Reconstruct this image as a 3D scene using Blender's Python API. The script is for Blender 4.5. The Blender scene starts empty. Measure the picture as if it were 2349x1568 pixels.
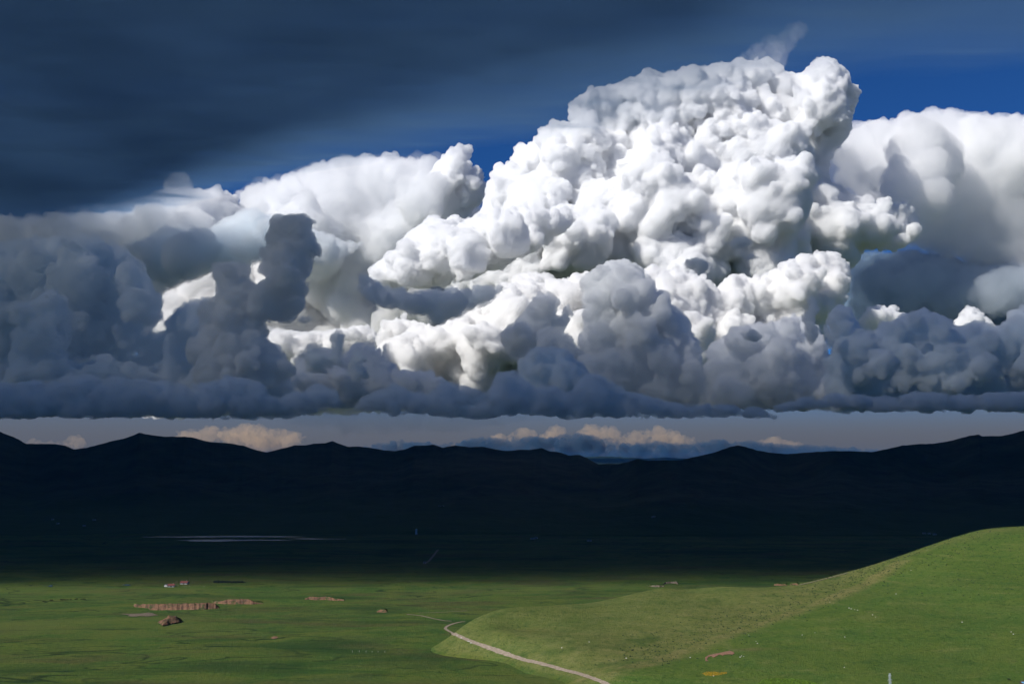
import bpy, bmesh, math, random, time
import numpy as np
from mathutils import Vector, Matrix, Quaternion

T0 = time.time()
sc = bpy.context.scene
C = sc.collection
random.seed(5)
rng = np.random.default_rng(7)
PI = math.pi

# ------------------------------------------------------------------ camera
IW, IH, F = 2349.0, 1568.0, 2518.0        # photo measured at 2349 px wide, focal length in those px
HZ = 1052.0                                # eye level row
EYE = Vector((0, 0, 200))
PITCH = math.atan((HZ - IH / 2) / F)
cam = bpy.data.cameras.new('camera'); cam_o = bpy.data.objects.new('camera', cam); C.objects.link(cam_o)
sc.camera = cam_o
cam.sensor_width = 36; cam.lens = F / IW * 36
cam.clip_start = 1; cam.clip_end = 400000
cam_o.location = EYE; cam_o.rotation_euler = (PI / 2 + PITCH, 0, 0)

# ------------------------------------------------------------------ light
S = Vector((-0.62, -0.45, 0.60)).normalized()          # towards the sun: behind the camera, to the left
SUN_E = 4.7
w = bpy.data.worlds.new('World'); sc.world = w; w.use_nodes = True
nt = w.node_tree
sky = nt.nodes.new('ShaderNodeTexSky'); sky.sky_type = 'NISHITA'; sky.sun_disc = False
sky.sun_elevation = math.asin(S.z); sky.sun_rotation = math.atan2(S.x, S.y)
sky.altitude = 3400; sky.air_density = 1.0; sky.dust_density = 0.2; sky.ozone_density = 3.0
bg = nt.nodes['Background']; bg.inputs[1].default_value = 0.06
tint = nt.nodes.new('ShaderNodeMix'); tint.data_type = 'RGBA'; tint.blend_type = 'MULTIPLY'; tint.inputs[0].default_value = 1
tint.inputs[7].default_value = (.22, .62, 1.15, 1)                     # deep, clean high-altitude blue
nt.links.new(sky.outputs[0], tint.inputs[6])
tc = nt.nodes.new('ShaderNodeTexCoord'); sx = nt.nodes.new('ShaderNodeSeparateXYZ'); nt.links.new(tc.outputs['Generated'], sx.inputs[0])
mr = nt.nodes.new('ShaderNodeMapRange'); mr.inputs[1].default_value = .015; mr.inputs[2].default_value = .10; mr.interpolation_type = 'SMOOTHSTEP'
nt.links.new(sx.outputs[2], mr.inputs[0])
low = nt.nodes.new('ShaderNodeMix'); low.data_type = 'RGBA'
nt.links.new(mr.outputs[0], low.inputs[0]); low.inputs[6].default_value = (2.1, 2.3, 2.85, 1)   # grey dusty air low over the horizon
nt.links.new(tint.outputs[2], low.inputs[7]); nt.links.new(low.outputs[2], bg.inputs[0])
lamp = bpy.data.lights.new('sun', 'SUN'); lamp.energy = SUN_E; lamp.angle = math.radians(0.5); lamp.color = (1, .965, .91)
lamp_o = bpy.data.objects.new('sun', lamp); C.objects.link(lamp_o)
lamp_o.rotation_euler = (-S).to_track_quat('-Z', 'Y').to_euler()
vs = sc.view_settings
vs.view_transform = 'Standard'; vs.look = 'None'; vs.exposure = 0.0; vs.gamma = 1
cy = sc.cycles
cy.max_bounces = 32; cy.volume_bounces = 32; cy.diffuse_bounces = 3; cy.glossy_bounces = 3
cy.transparent_max_bounces = 48
cy.use_adaptive_sampling = True; cy.adaptive_threshold = 0.02
cy.use_denoising = True
cy.time_limit = 900
HAZE = 0.9e-5

# ------------------------------------------------------------------ helpers
def ray(px, py):
    x = (px - IW / 2) / F; y = -(py - IH / 2) / F
    c, s = math.cos(PITCH), math.sin(PITCH)
    return Vector((x, c - s * y, s + c * y))
def at(px, py, Y):
    d = ray(px, py); return EYE + d * (Y / d.y)

def vnoise(x, y, seed=0):
    xi = np.floor(x).astype(np.int64); yi = np.floor(y).astype(np.int64)
    fx = x - xi; fy = y - yi
    fx = fx * fx * (3 - 2 * fx); fy = fy * fy * (3 - 2 * fy)
    def h(a, b):
        n = (a * 374761393 + b * 668265263 + seed * 974711) & 0x7fffffff
        n = ((n ^ (n >> 13)) * 1274126177) & 0x7fffffff
        return ((n ^ (n >> 16)) & 0xffff) / 65535.0
    a = h(xi, yi); b = h(xi + 1, yi); c = h(xi, yi + 1); d = h(xi + 1, yi + 1)
    return (a + (b - a) * fx) * (1 - fy) + (c + (d - c) * fx) * fy
def fbm(x, y, oct=4, seed=0):
    t = 0; a = .5
    for i in range(oct):
        t = t + a * (vnoise(x, y, seed + i) - .5) * 2; x = x * 2.03 + 11.3; y = y * 2.03 + 5.7; a *= .5
    return t

def mesh_np(name, V, Fq, mat=None, smooth=True, parent=None):
    V = np.asarray(V, dtype=np.float32); Fq = np.asarray(Fq, dtype=np.int32)
    me = bpy.data.meshes.new(name); k = Fq.shape[1]
    me.vertices.add(len(V)); me.vertices.foreach_set('co', V.ravel())
    me.loops.add(Fq.size); me.loops.foreach_set('vertex_index', Fq.ravel())
    me.polygons.add(len(Fq)); me.polygons.foreach_set('loop_start', np.arange(len(Fq), dtype=np.int32) * k)
    me.polygons.foreach_set('use_smooth', np.full(len(Fq), smooth))
    me.update(calc_edges=True); me.validate()
    if mat: me.materials.append(mat)
    o = bpy.data.objects.new(name, me); C.objects.link(o)
    if parent: o.parent = parent
    return o
def grid_faces(nr, nc):
    i = np.arange(nr - 1)[:, None] * nc + np.arange(nc - 1)[None]
    return np.stack([i, i + 1, i + nc + 1, i + nc], -1).reshape(-1, 4)
def attr(o, name, vals):
    a = o.data.attributes.new(name, 'FLOAT', 'POINT'); a.data.foreach_set('value', np.asarray(vals, dtype=np.float32).ravel())
def tag(o, label=None, cat=None, group=None, kind=None):
    if label: o['label'] = label
    if cat: o['category'] = cat
    if group: o['group'] = group
    if kind: o['kind'] = kind
    return o
def empty(name, loc, rz=0):
    o = bpy.data.objects.new(name, None); C.objects.link(o); o.location = loc; o.rotation_euler = (0, 0, rz); o.empty_display_size = .5
    return o
class MB:
    def __init__(s): s.bm = bmesh.new()
    def box(s, c, d, rz=0, taper=1.0):
        m = Matrix.Translation(c) @ Matrix.Rotation(rz, 4, 'Z')
        vs_ = [s.bm.verts.new(m @ Vector((x * d[0] / 2 * (taper if z > 0 else 1), y * d[1] / 2 * (taper if z > 0 else 1), z * d[2] / 2)))
              for z in (-1, 1) for y in (-1, 1) for x in (-1, 1)]
        for f in ((0, 2, 3, 1), (4, 5, 7, 6), (0, 1, 5, 4), (2, 6, 7, 3), (0, 4, 6, 2), (1, 3, 7, 5)):
            s.bm.faces.new([vs_[i] for i in f])
    def bar(s, a, b, r, n=6, r2=None):
        a = Vector(a); b = Vector(b); q = (b - a).to_track_quat('Z', 'Y'); r2 = r if r2 is None else r2
        A = [s.bm.verts.new(a + q @ Vector((math.cos(2 * PI * i / n) * r, math.sin(2 * PI * i / n) * r, 0))) for i in range(n)]
        B = [s.bm.verts.new(b + q @ Vector((math.cos(2 * PI * i / n) * r2, math.sin(2 * PI * i / n) * r2, 0))) for i in range(n)]
        for i in range(n): s.bm.faces.new((A[i], A[(i + 1) % n], B[(i + 1) % n], B[i]))
        s.bm.faces.new(A[::-1]); s.bm.faces.new(B)
    def poly(s, pts): s.bm.faces.new([s.bm.verts.new(Vector(p)) for p in pts])
    def build(s, name, mat, parent=None, smooth=False):
        bmesh.ops.recalc_face_normals(s.bm, faces=s.bm.faces)
        me = bpy.data.meshes.new(name); s.bm.to_mesh(me); s.bm.free()
        if smooth: me.polygons.foreach_set('use_smooth', np.ones(len(me.polygons), bool))
        me.materials.append(mat); o = bpy.data.objects.new(name, me); C.objects.link(o)
        if parent: o.parent = parent
        return o
def copy_tree(o, parent=None):
    c = o.copy(); C.objects.link(c)
    if parent: c.parent = parent
    for ch in o.children: copy_tree(ch, c)
    return c

# --------------------------------------------------------------- materials
class N:
    """small node-graph helper"""
    def __init__(s, name):
        s.m = bpy.data.materials.new(name); s.m.use_nodes = True; s.t = s.m.node_tree; s.t.nodes.clear()
        s.out = s.t.nodes.new('ShaderNodeOutputMaterial')
    def n(s, typ, **kw):
        x = s.t.nodes.new(typ)
        for k, v in kw.items(): setattr(x, k, v)
        return x
    def l(s, a, b): s.t.links.new(a, b)
    def pos(s, scale=(1, 1, 1)):
        g = s.n('ShaderNodeNewGeometry'); m = s.n('ShaderNodeMapping'); m.inputs['Scale'].default_value = scale
        s.l(g.outputs['Position'], m.inputs[0]); return m.outputs[0]
    def noise(s, vec, scale, detail=4, rough=.55, dist=0):
        x = s.n('ShaderNodeTexNoise'); x.inputs['Scale'].default_value = scale; x.inputs['Detail'].default_value = detail
        x.inputs['Roughness'].default_value = rough; x.inputs['Distortion'].default_value = dist; s.l(vec, x.inputs['Vector']); return x.outputs['Fac']
    def ramp(s, fac, stops):
        r = s.n('ShaderNodeValToRGB'); e = r.color_ramp.elements
        while len(e) < len(stops): e.new(.5)
        for i, (p, c) in enumerate(stops):
            e[i].position = p; e[i].color = (*c, 1) if not isinstance(c, (int, float)) else (c, c, c, 1)
        s.l(fac, r.inputs[0]); return r.outputs[0]
    def mix(s, fac, a, b, mode='MIX'):
        x = s.n('ShaderNodeMix', data_type='RGBA', blend_type=mode)
        if isinstance(fac, (int, float)): x.inputs[0].default_value = fac
        else: s.l(fac, x.inputs[0])
        for v, k in ((a, 6), (b, 7)):
            if isinstance(v, tuple): x.inputs[k].default_value = (*v, 1)
            else: s.l(v, x.inputs[k])
        return x.outputs[2]
    def math(s, op, a, b=0, clamp=False):
        x = s.n('ShaderNodeMath', operation=op, use_clamp=clamp)
        for v, k in ((a, 0), (b, 1)):
            if isinstance(v, (int, float)): x.inputs[k].default_value = v
            else: s.l(v, x.inputs[k])
        return x.outputs[0]
    def attr(s, name):
        a = s.n('ShaderNodeAttribute', attribute_name=name); return a.outputs['Fac']
    def pbr(s, col, rough=.9, spec=.1, bump=None, bstr=.5, bdist=1.0, metal=0):
        p = s.n('ShaderNodeBsdfPrincipled')
        if isinstance(col, tuple): p.inputs['Base Color'].default_value = (*col, 1)
        else: s.l(col, p.inputs['Base Color'])
        p.inputs['Roughness'].default_value = rough; p.inputs['Specular IOR Level'].default_value = spec; p.inputs['Metallic'].default_value = metal
        if bump is not None:
            b = s.n('ShaderNodeBump'); b.inputs['Strength'].default_value = bstr; b.inputs['Distance'].default_value = bdist
            s.l(bump, b.inputs['Height']); s.l(b.outputs[0], p.inputs['Normal'])
        s.l(p.outputs[0], s.out.inputs[0]); return s.m

def paint(name, col, var=.25, scale=1.5, rough=.8, spec=.2, metal=0):
    g = N(name); f = g.noise(g.pos(), scale, 4)
    c = g.ramp(f, [(.3, tuple(x * (1 - var) for x in col)), (.7, tuple(min(1, x * (1 + var)) for x in col))])
    return g.pbr(c, rough, spec, metal=metal)

def grass_mat(name, hill=False):
    g = N(name); p = g.pos()
    big = g.noise(p, .0042, 5, .62, .5); mid = g.noise(g.pos((.7, 1.2, 1)), .02, 5, .62, .8); fine = g.noise(p, .2, 5, .72); tiny = g.noise(p, .8, 3, .75)
    base = g.ramp(big, [(.32, (.034, .080, .020)), (.42, (.060, .110, .022)), (.50, (.110, .128, .026)), (.56, (.052, .098, .024)), (.66, (.096, .098, .030))])
    c2 = g.ramp(mid, [(.30, (.026, .058, .016)), (.44, (.060, .106, .024)), (.54, (.105, .125, .030)), (.64, (.074, .086, .030)), (.74, (.130, .128, .045))])
    c = g.mix(.5, base, c2)
    if hill:
        t = g.attr('tan')
        tanc = g.ramp(g.noise(g.pos((1, 1, 1)), .06, 5, .7), [(.28, (.115, .125, .040)), (.5, (.165, .155, .060)), (.72, (.24, .21, .095))])
        tf = g.math('MULTIPLY', t, g.ramp(g.noise(p, .035, 4, .6), [(.25, .6), (.6, 1.0)]))
        bl = g.attr('blend')
        c = g.mix(g.math('MULTIPLY', bl, .5), c, (.078, .135, .028))
        c = g.mix(tf, c, tanc)
        c = g.mix(g.math('MULTIPLY', g.attr('dark_green'), .45), c, (.026, .066, .015))
        tr = g.noise(g.pos((.018, .018, .55)), 1.0, 4, .6, .4)          # faint animal tracks running along the contours
        c = g.mix(g.ramp(tr, [(.30, .45), (.44, 0.0)]), c, (.045, .088, .022)); c = g.mix(g.ramp(tr, [(.56, 0.0), (.70, .5)]), c, (.16, .165, .060))
        pt = g.noise(p, .045, 5, .68, .6)
        c = g.mix(g.ramp(pt, [(.33, .5), (.45, 0.0)]), c, (.036, .080, .020)); c = g.mix(g.ramp(pt, [(.60, 0.0), (.74, .45)]), c, (.135, .125, .052))
        c = g.mix(g.attr('soil'), c, (.15, .115, .065))
    else:
        ch = g.noise(g.pos((.7, 1.6, 1)), .006, 3, .5, 1.2)
        line = g.ramp(g.math('ABSOLUTE', g.math('SUBTRACT', ch, .5)), [(.004, 1.0), (.013, 0.0)])
        zone = g.ramp(g.noise(p, .0022, 2), [(.44, 0.0), (.54, 1.0)])
        c = g.mix(g.math('MULTIPLY', g.math('MULTIPLY', line, zone), .85), c, (.012, .026, .012))
        br = g.ramp(g.noise(g.pos((.5, 1.5, 1)), .009, 4, .6, .5), [(.53, 0.0), (.66, 1.0)])
        c = g.mix(g.math('MULTIPLY', br, .7), c, (.080, .066, .032))
        bk = g.ramp(g.noise(g.pos((.55, 1.7, 1)), .03, 5, .68, .5), [(.30, .85), (.42, 0.0)])
        c = g.mix(bk, c, (.018, .040, .014))
    c = g.mix(g.ramp(fine, [(.32, .7), (.47, 0.0)]), c, (.026, .054, .015))
    c = g.mix(g.ramp(fine, [(.56, 0.0), (.72, .65)]), c, (.15, .165, .065))
    c = g.mix(g.ramp(tiny, [(.32, .65), (.47, 0.0)]), c, (.030, .056, .016))
    c = g.mix(g.ramp(tiny, [(.60, 0.0), (.78, .6)]), c, (.17, .18, .085))
    h = g.math('ADD', g.math('MULTIPLY', fine, 2.6), g.math('MULTIPLY', tiny, .9))
    c = g.mix(1.0, c, (1.06, 1.14, 1.10), 'MULTIPLY')
    if hill: c = g.mix(1.0, c, (1.13, 1.06, 1.03), 'MULTIPLY')
    if not hill:
        sw = g.noise(g.pos((.55, 1.6, 1)), .0045, 5, .6, .7)
        c = g.mix(g.ramp(sw, [(.36, .6), (.47, 0.0)]), c, (.024, .056, .018)); c = g.mix(g.ramp(sw, [(.53, 0.0), (.68, .55)]), c, (.125, .150, .042))
    return g.pbr(c, .95, .05, h, .7, 1.0)

M = {}
M['plain'] = grass_mat('meadow_grass'); M['hillgrass'] = grass_mat('hill_grass', True)
g = N('mountain_grass'); p = g.pos()
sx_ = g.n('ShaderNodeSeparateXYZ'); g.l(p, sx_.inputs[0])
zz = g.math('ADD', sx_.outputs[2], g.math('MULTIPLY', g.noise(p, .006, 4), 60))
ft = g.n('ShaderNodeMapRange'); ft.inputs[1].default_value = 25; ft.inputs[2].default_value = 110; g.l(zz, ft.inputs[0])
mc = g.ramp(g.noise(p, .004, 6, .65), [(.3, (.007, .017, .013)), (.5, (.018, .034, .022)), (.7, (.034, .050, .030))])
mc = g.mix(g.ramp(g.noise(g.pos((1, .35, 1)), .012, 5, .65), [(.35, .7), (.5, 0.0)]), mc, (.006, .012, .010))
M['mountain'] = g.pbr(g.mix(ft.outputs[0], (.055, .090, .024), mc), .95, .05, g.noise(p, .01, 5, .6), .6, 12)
g = N('dirt'); p = g.pos()
M['dirt'] = g.pbr(g.ramp(g.noise(p, .35, 5, .7), [(.3, (.20, .16, .12)), (.7, (.36, .30, .24))]), .95, .1, g.noise(p, 1.2, 4), .5, .4)
g = N('red_earth'); p = g.pos((1, 1, 2.2))
ce = g.ramp(g.noise(p, .09, 6, .65), [(.30, (.085, .058, .042)), (.45, (.18, .105, .070)), (.58, (.25, .135, .082)), (.72, (.21, .16, .125))])
ce = g.mix(g.ramp(g.noise(p, .55, 3, .7), [(.36, .75), (.5, 0.0)]), ce, (.06, .05, .035))
ce = g.mix(g.ramp(g.noise(g.pos(), .14, 5, .7), [(.52, 0.0), (.60, .85)]), ce, (.045, .070, .024))
M['scar'] = paint('pink_earth', (.26, .150, .105), .35, .6, .95, .05)
M['earth'] = g.pbr(ce, .95, .05, g.noise(p, .5, 5, .7), .9, 1.2)
g = N('pale_gravel'); p = g.pos()
M['gravel'] = g.pbr(g.ramp(g.noise(p, .5, 5, .7), [(.3, (.085, .066, .048)), (.7, (.25, .205, .165))]), .95, .05, g.noise(p, .9, 4), .8, .6)
M['stone'] = paint('white_stone', (.55, .54, .5), .25, .8)
M['wall'] = paint('white_render', (.50, .49, .475), .12, .6)
M['roof'] = paint('red_roof', (.20, .07, .062), .3, 1.2)
M['greyroof'] = paint('grey_roof', (.16, .17, .19), .3, 1.2)
M['dark'] = paint('dark_glass', (.03, .035, .04), .2, 2, .2, .5)
M['steel'] = paint('galvanised_steel', (.50, .56, .62), .15, .6, .5, .5)
M['wood'] = paint('weathered_wood', (.20, .17, .14), .3, 3)
M['yak'] = paint('black_hair', (.012, .010, .009), .3, 2)
M['pale_hair'] = paint('white_hair', (.5, .48, .44), .2, 2)
M['bluemetal'] = paint('sky_blue_sheet', (.16, .46, .72), .06, .8, .4, .5)
M['brownwall'] = paint('brown_clay_wall', (.12, .075, .06), .3, 1.0)
M['shrub'] = paint('shrub_leaves', (.030, .052, .020), .45, .4)
M['brightleaf'] = paint('bright_leaves', (.075, .135, .014), .4, .7)
M['yellow'] = paint('yellow_flowers', (.28, .19, .015), .45, .8)
M['darkleaf'] = paint('dark_conifer', (.012, .022, .012), .4, .8)
g = N('lake_water'); p = g.pos((1, .5, 1))
M['water'] = g.pbr((.10, .12, .16), .22, .5, g.noise(p, .3, 3), .5, .4)

# ----------------------------------------------------------------- terrain
def mount_rise(x, y):
    return 0 * x
def ground_h(x, y):
    r = np.hypot(x, y)
    h = fbm(x / 260., y / 260., 4, 3) * 2.2 + fbm(x / 60., y / 60., 3, 9) * .5
    h = h * np.clip((r - 500) / 500, .4, 1) * np.clip(4000 / np.maximum(r, 1), 0, 1)
    return h
# hill: control points (view px, distance) -> thin plate spline
hill_pts = [
 # far silhouette
 (2560, 1190, 1560), (2450, 1198, 1540), (2349, 1207, 1520), (2250, 1215, 1500), (2150, 1245, 1475), (2050, 1281, 1450), (1950, 1312, 1430), (1850, 1336, 1410), (1780, 1346, 1400),
 (1640, 1347, 1390), (1580, 1357, 1385), (1520, 1348, 1400), (1450, 1361, 1370), (1380, 1381, 1325), (1300, 1386, 1300), (1200, 1391, 1275), (1130, 1403, 1255), (1095, 1419, 1240), (1065, 1433, 1225),
 # arete from the right summit down to the lower left
 (1990, 1335, 1370), (1850, 1390, 1270), (1700, 1445, 1170), (1560, 1497, 1080), (1470, 1522, 1025), (1400, 1545, 985),
 # slope between the arete and the left ridge
 (1700, 1390, 1300), (1560, 1410, 1240), (1500, 1455, 1150), (1400, 1410, 1250), (1300, 1450, 1165), (1180, 1440, 1195), (1380, 1500, 1062), (1280, 1490, 1080), (1150, 1465, 1140),
 # near green slope
 (2349, 1300, 1340), (2200, 1330, 1300), (2200, 1410, 1190), (2050, 1420, 1170), (2349, 1440, 1120), (2100, 1500, 1045), (1900, 1470, 1090), (1750, 1510, 1020), (1600, 1530, 1000), (2349, 1530, 1000), (1850, 1550, 970), (2100, 1568, 945), (2349, 1600, 915), (1600, 1580, 940)]
HP = []
for (a, b, Y) in hill_pts:
    q = at(a, b, Y); HP.append((q.x, q.y, q.z))
for (a, b, Y) in hill_pts[:19]:                 # the back of the hill falls away behind its skyline
    q = at(a, b, Y); HP.append((q.x * 1.06, q.y + 130, max(-8, q.z - 30))); HP.append((q.x * 1.12, q.y + 330, max(-12, q.z - 95)))
for (x, y, z) in [(-60, 1250, -6), (-20, 1120, -4), (40, 1020, -3), (80, 940, -3), (-120, 1400, -9), (0, 1450, -8), (-150, 1000, -9), (1000, 900, 12), (1000, 1200, 60), (300, 840, -2), (600, 800, 0), (1000, 760, 2)]: HP.append((x, y, z))
HP = np.array(HP)
def tps_fit(P, lam=30.0):
    X = P[:, :2] / 1000.; n = len(P)
    d = np.linalg.norm(X[:, None] - X[None], axis=-1); K = d ** 2 * np.log(d + 1e-9)
    A = np.zeros((n + 3, n + 3)); A[:n, :n] = K + np.eye(n) * lam * 1e-6; A[:n, n] = 1; A[:n, n + 1:] = X; A[n, :n] = 1; A[n + 1:, :n] = X.T
    return X, np.linalg.solve(A, np.r_[P[:, 2], 0, 0, 0])
TX, TW = tps_fit(HP)
def hill_h(x, y):
    x = np.asarray(x, float); y = np.asarray(y, float); sh = x.shape
    Q = np.stack([x.ravel(), y.ravel()], -1) / 1000.; out = np.zeros(len(Q))
    for i in range(0, len(Q), 20000):
        q = Q[i:i + 20000]; d = np.linalg.norm(q[:, None] - TX[None], axis=-1)
        out[i:i + 20000] = (d ** 2 * np.log(d + 1e-9)) @ TW[:-3] + TW[-3] + q @ TW[-2:]
    out = out.reshape(sh)
    out = out + fbm(x / 70., y / 70., 4, 21) * np.clip(out / 20, 0.1, 1) * 1.4
    return np.where((x < -200) | (y < 780), -20, out)
def terrain_h(x, y): return np.maximum(ground_h(x, y), hill_h(x, y))
def hit(px, py, far=9000):
    """where the view ray of a photo pixel meets the terrain"""
    d = ray(px, py); t = np.concatenate([np.linspace(700, 3000, 2300), np.linspace(3000, far, 1500)]) / d.y
    x, y, z = EYE.x + d.x * t, d.y * t, EYE.z + d.z * t
    k = np.argmax(z < terrain_h(x, y)); 
    if not (z < terrain_h(x, y)).any(): k = len(t) - 1
    return Vector((x[k], y[k], float(terrain_h(x[k:k + 1], y[k:k + 1])[0])))

az = np.radians(np.concatenate([np.linspace(-180, -34, 60)[:-1], np.linspace(-34, 34, 900), np.linspace(34, 180, 60)[1:]]))
rr = np.concatenate([np.geomspace(120, 700, 30)[:-1], np.geomspace(700, 3500, 420)[:-1], np.geomspace(3500, 48000, 70)])
R_, A_ = np.meshgrid(rr, az, indexing='ij'); X = R_ * np.sin(A_); Y = R_ * np.cos(A_)
ground = mesh_np('ground', np.stack([X, Y, ground_h(X, Y)], -1).reshape(-1, 3), grid_faces(*X.shape)[:, ::-1], M['plain'])
tag(ground, 'flat green valley meadow reaching to the mountains', kind='structure')

xs = np.arange(-200, 1080, 2.6); ys = np.arange(790, 1900, 2.6)
Y, X = np.meshgrid(ys, xs, indexing='ij'); Z = hill_h(X, Y)
hill = mesh_np('hill', np.stack([X, Y, np.maximum(Z, -15)], -1).reshape(-1, 3), grid_faces(*X.shape), M['hillgrass'])
tag(hill, 'rounded green grass hill rising at the right with a tan crest', kind='structure')
# dry tan grass along the arete and over the left-facing slope
def seg_d(x, y, pts):
    d = np.full(x.shape, 1e9)
    for a, b in zip(pts[:-1], pts[1:]):
        ax, ay, bx, by = a[0], a[1], b[0], b[1]
        t = np.clip(((x - ax) * (bx - ax) + (y - ay) * (by - ay)) / ((bx - ax) ** 2 + (by - ay) ** 2), 0, 1)
        d = np.minimum(d, np.hypot(x - ax - t * (bx - ax), y - ay - t * (by - ay)))
    return d
are = [hit(a, b) for a, b in ((2060, 1290), (1990, 1335), (1850, 1392), (1700, 1445), (1560, 1497), (1470, 1524), (1400, 1548), (1330, 1560))]
dA = seg_d(X, Y, are) + fbm(X / 30, Y / 30, 3, 40) * 9
side = np.zeros_like(X)                       # which side of the arete
ax0, bx0 = are[-2], are[1]
side = ((bx0.x - ax0.x) * (Y - ax0.y) - (bx0.y - ax0.y) * (X - ax0.x)) / math.hypot(bx0.x - ax0.x, bx0.y - ax0.y)
tan = np.clip(1.25 - dA / 15, 0, 1)
tan = np.maximum(tan, np.clip(side / 25, 0, 1) * (.48 + .28 * np.clip(1 - side / 160, 0, 1)) * np.clip(Z / 4, 0, 1))
rim = [hit(a, b + 4) for a, b in ((2349, 1207), (2150, 1245), (1950, 1312), (1780, 1348), (1640, 1350), (1520, 1352), (1380, 1385), (1200, 1394))]
tan = np.maximum(tan, np.clip(1 - seg_d(X, Y, rim) / 28, 0, 1) * .45)
attr(hill, 'blend', np.clip((Z - .8) / 6, 0, 1)); tan = tan * np.clip((Z - .3) / 3.5, 0, 1)
attr(hill, 'tan', tan)
lu = [hit(a, b) for a, b in ((1195, 1503), (1290, 1494), (1400, 1482), (1500, 1462))]
attr(hill, 'dark_green', np.clip(1 - (seg_d(X, Y, lu) + fbm(X / 25, Y / 25, 3, 44) * 16) / 9, 0, 1))  # darker green band following the gully
sb = hit(1720, 1488); sb2 = hit(1660, 1470)
attr(hill, 'soil', np.clip(1 - (np.hypot((X - sb.x) / 2.2, Y - sb.y) + fbm(X / 12, Y / 12, 3, 5) * 14) / 16, 0, 1) * .5)

# mountains: two ranges, each a ridge with spurs, crest traced from the skyline
def mountain(name, sky, Yc, Yb, label, seed, x_pad=1.0, spur=95, depth=4200):
    px = np.array([p[0] for p in sky], float); py = np.array([p[1] for p in sky], float)
    cols = np.arange(px[0], px[-1] + 1, 3.0); cy_ = np.interp(cols, px, py)
    cy_ = cy_ + fbm(cols / 9., cols * 0, 3, seed) * .9
    ts = np.concatenate([np.linspace(0, 1, 90), np.linspace(1.04, 1 + depth / (Yc - Yb), 22)])
    V = []
    d0 = [ray(c, r) for c, r in zip(cols, cy_)]
    ux = np.array([d.x / d.y for d in d0]); uz = np.array([d.z / d.y for d in d0])
    Ycol = Yc + fbm(cols / 220., cols * 0 + 3, 3, seed + 5) * 900
    zc = EYE.z + uz * Ycol
    for t in ts:
        Yt = Yb + (Ycol - Yb) * t
        if t <= 1: prof = (t ** 1.35) * (1.0 - .12 * math.sin(PI * t))
        else: prof = max(0, 1 - (t - 1) * (Yc - Yb) / depth) ** 1.3
        x = ux * Ycol * (Yt / Ycol if t > 1 else (.35 + .65 * Yt / Ycol) if False else Yt / Ycol)
        n = fbm(x / 900., Yt / 1600., 5, seed + 9) * spur * (math.sin(PI * min(t, 1)) ** .8) if t <= 1 else fbm(x / 900., Yt / 1600., 4, seed + 9) * spur * 0
        z = zc * prof + n * .9 - 6 * (t < .02)
        z = np.minimum(z, EYE.z + uz * Yt - 4 * (1 - t) * 5) if t < .995 else z
        V.append(np.stack([x, Yt, np.maximum(z, -30)], -1))
    V = np.array(V)
    o = mesh_np(name, V.reshape(-1, 3), grid_faces(V.shape[0], V.shape[1]), M['mountain'])
    return tag(o, label, kind='structure')
sky_l = [(-200, 960), (-60, 975), (0, 990), (30, 1001), (60, 1017), (130, 1018), (150, 1022), (170, 1030), (200, 1026), (260, 1010), (290, 1004), (320, 992), (345, 997), (380, 1001), (420, 1001), (440, 1002), (480, 1013), (500, 1014), (530, 1017), (560, 1022), (590, 1032), (612, 1037), (640, 1030), (680, 1020), (700, 1021), (720, 1017), (745, 1016), (762, 1011), (780, 1018), (800, 1025), (820, 1023), (850, 1027), (880, 1032), (905, 1034), (930, 1030), (950, 1022), (975, 1021), (995, 1019), (1015, 1026), (1045, 1021), (1075, 1025), (1110, 1024), (1130, 1029), (1160, 1034), (1190, 1031), (1215, 1031), (1242, 1027), (1262, 1035), (1280, 1036), (1305, 1044), (1330, 1043), (1350, 1052), (1372, 1064), (1400, 1062), (1450, 1068), (1560, 1085), (1700, 1105)]
sky_r = [(1240, 1112), (1300, 1092), (1380, 1070), (1420, 1063), (1440, 1059), (1462, 1052), (1490, 1056), (1530, 1055), (1560, 1055), (1600, 1046), (1640, 1037), (1662, 1029), (1675, 1024), (1692, 1021), (1710, 1024), (1735, 1032), (1770, 1038), (1805, 1041), (1840, 1038), (1900, 1034), (1950, 1034), (2000, 1036), (2040, 1028), (2070, 1021), (2110, 1018), (2140, 1017), (2180, 1011), (2205, 1004), (2228, 998), (2246, 996), (2252, 1000), (2300, 999), (2325, 993), (2349, 987), (2450, 965), (2600, 950)]
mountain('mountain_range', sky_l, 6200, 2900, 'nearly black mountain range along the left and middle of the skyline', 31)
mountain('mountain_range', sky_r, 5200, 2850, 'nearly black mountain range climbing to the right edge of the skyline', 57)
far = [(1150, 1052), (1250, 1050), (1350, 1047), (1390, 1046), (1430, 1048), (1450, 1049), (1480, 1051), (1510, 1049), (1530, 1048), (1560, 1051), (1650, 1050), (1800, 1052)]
mountain('distant_mountains', far, 34000, 24000, 'small blue ridge far away in the notch between the two ranges', 77, spur=20, depth=9000)

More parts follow.
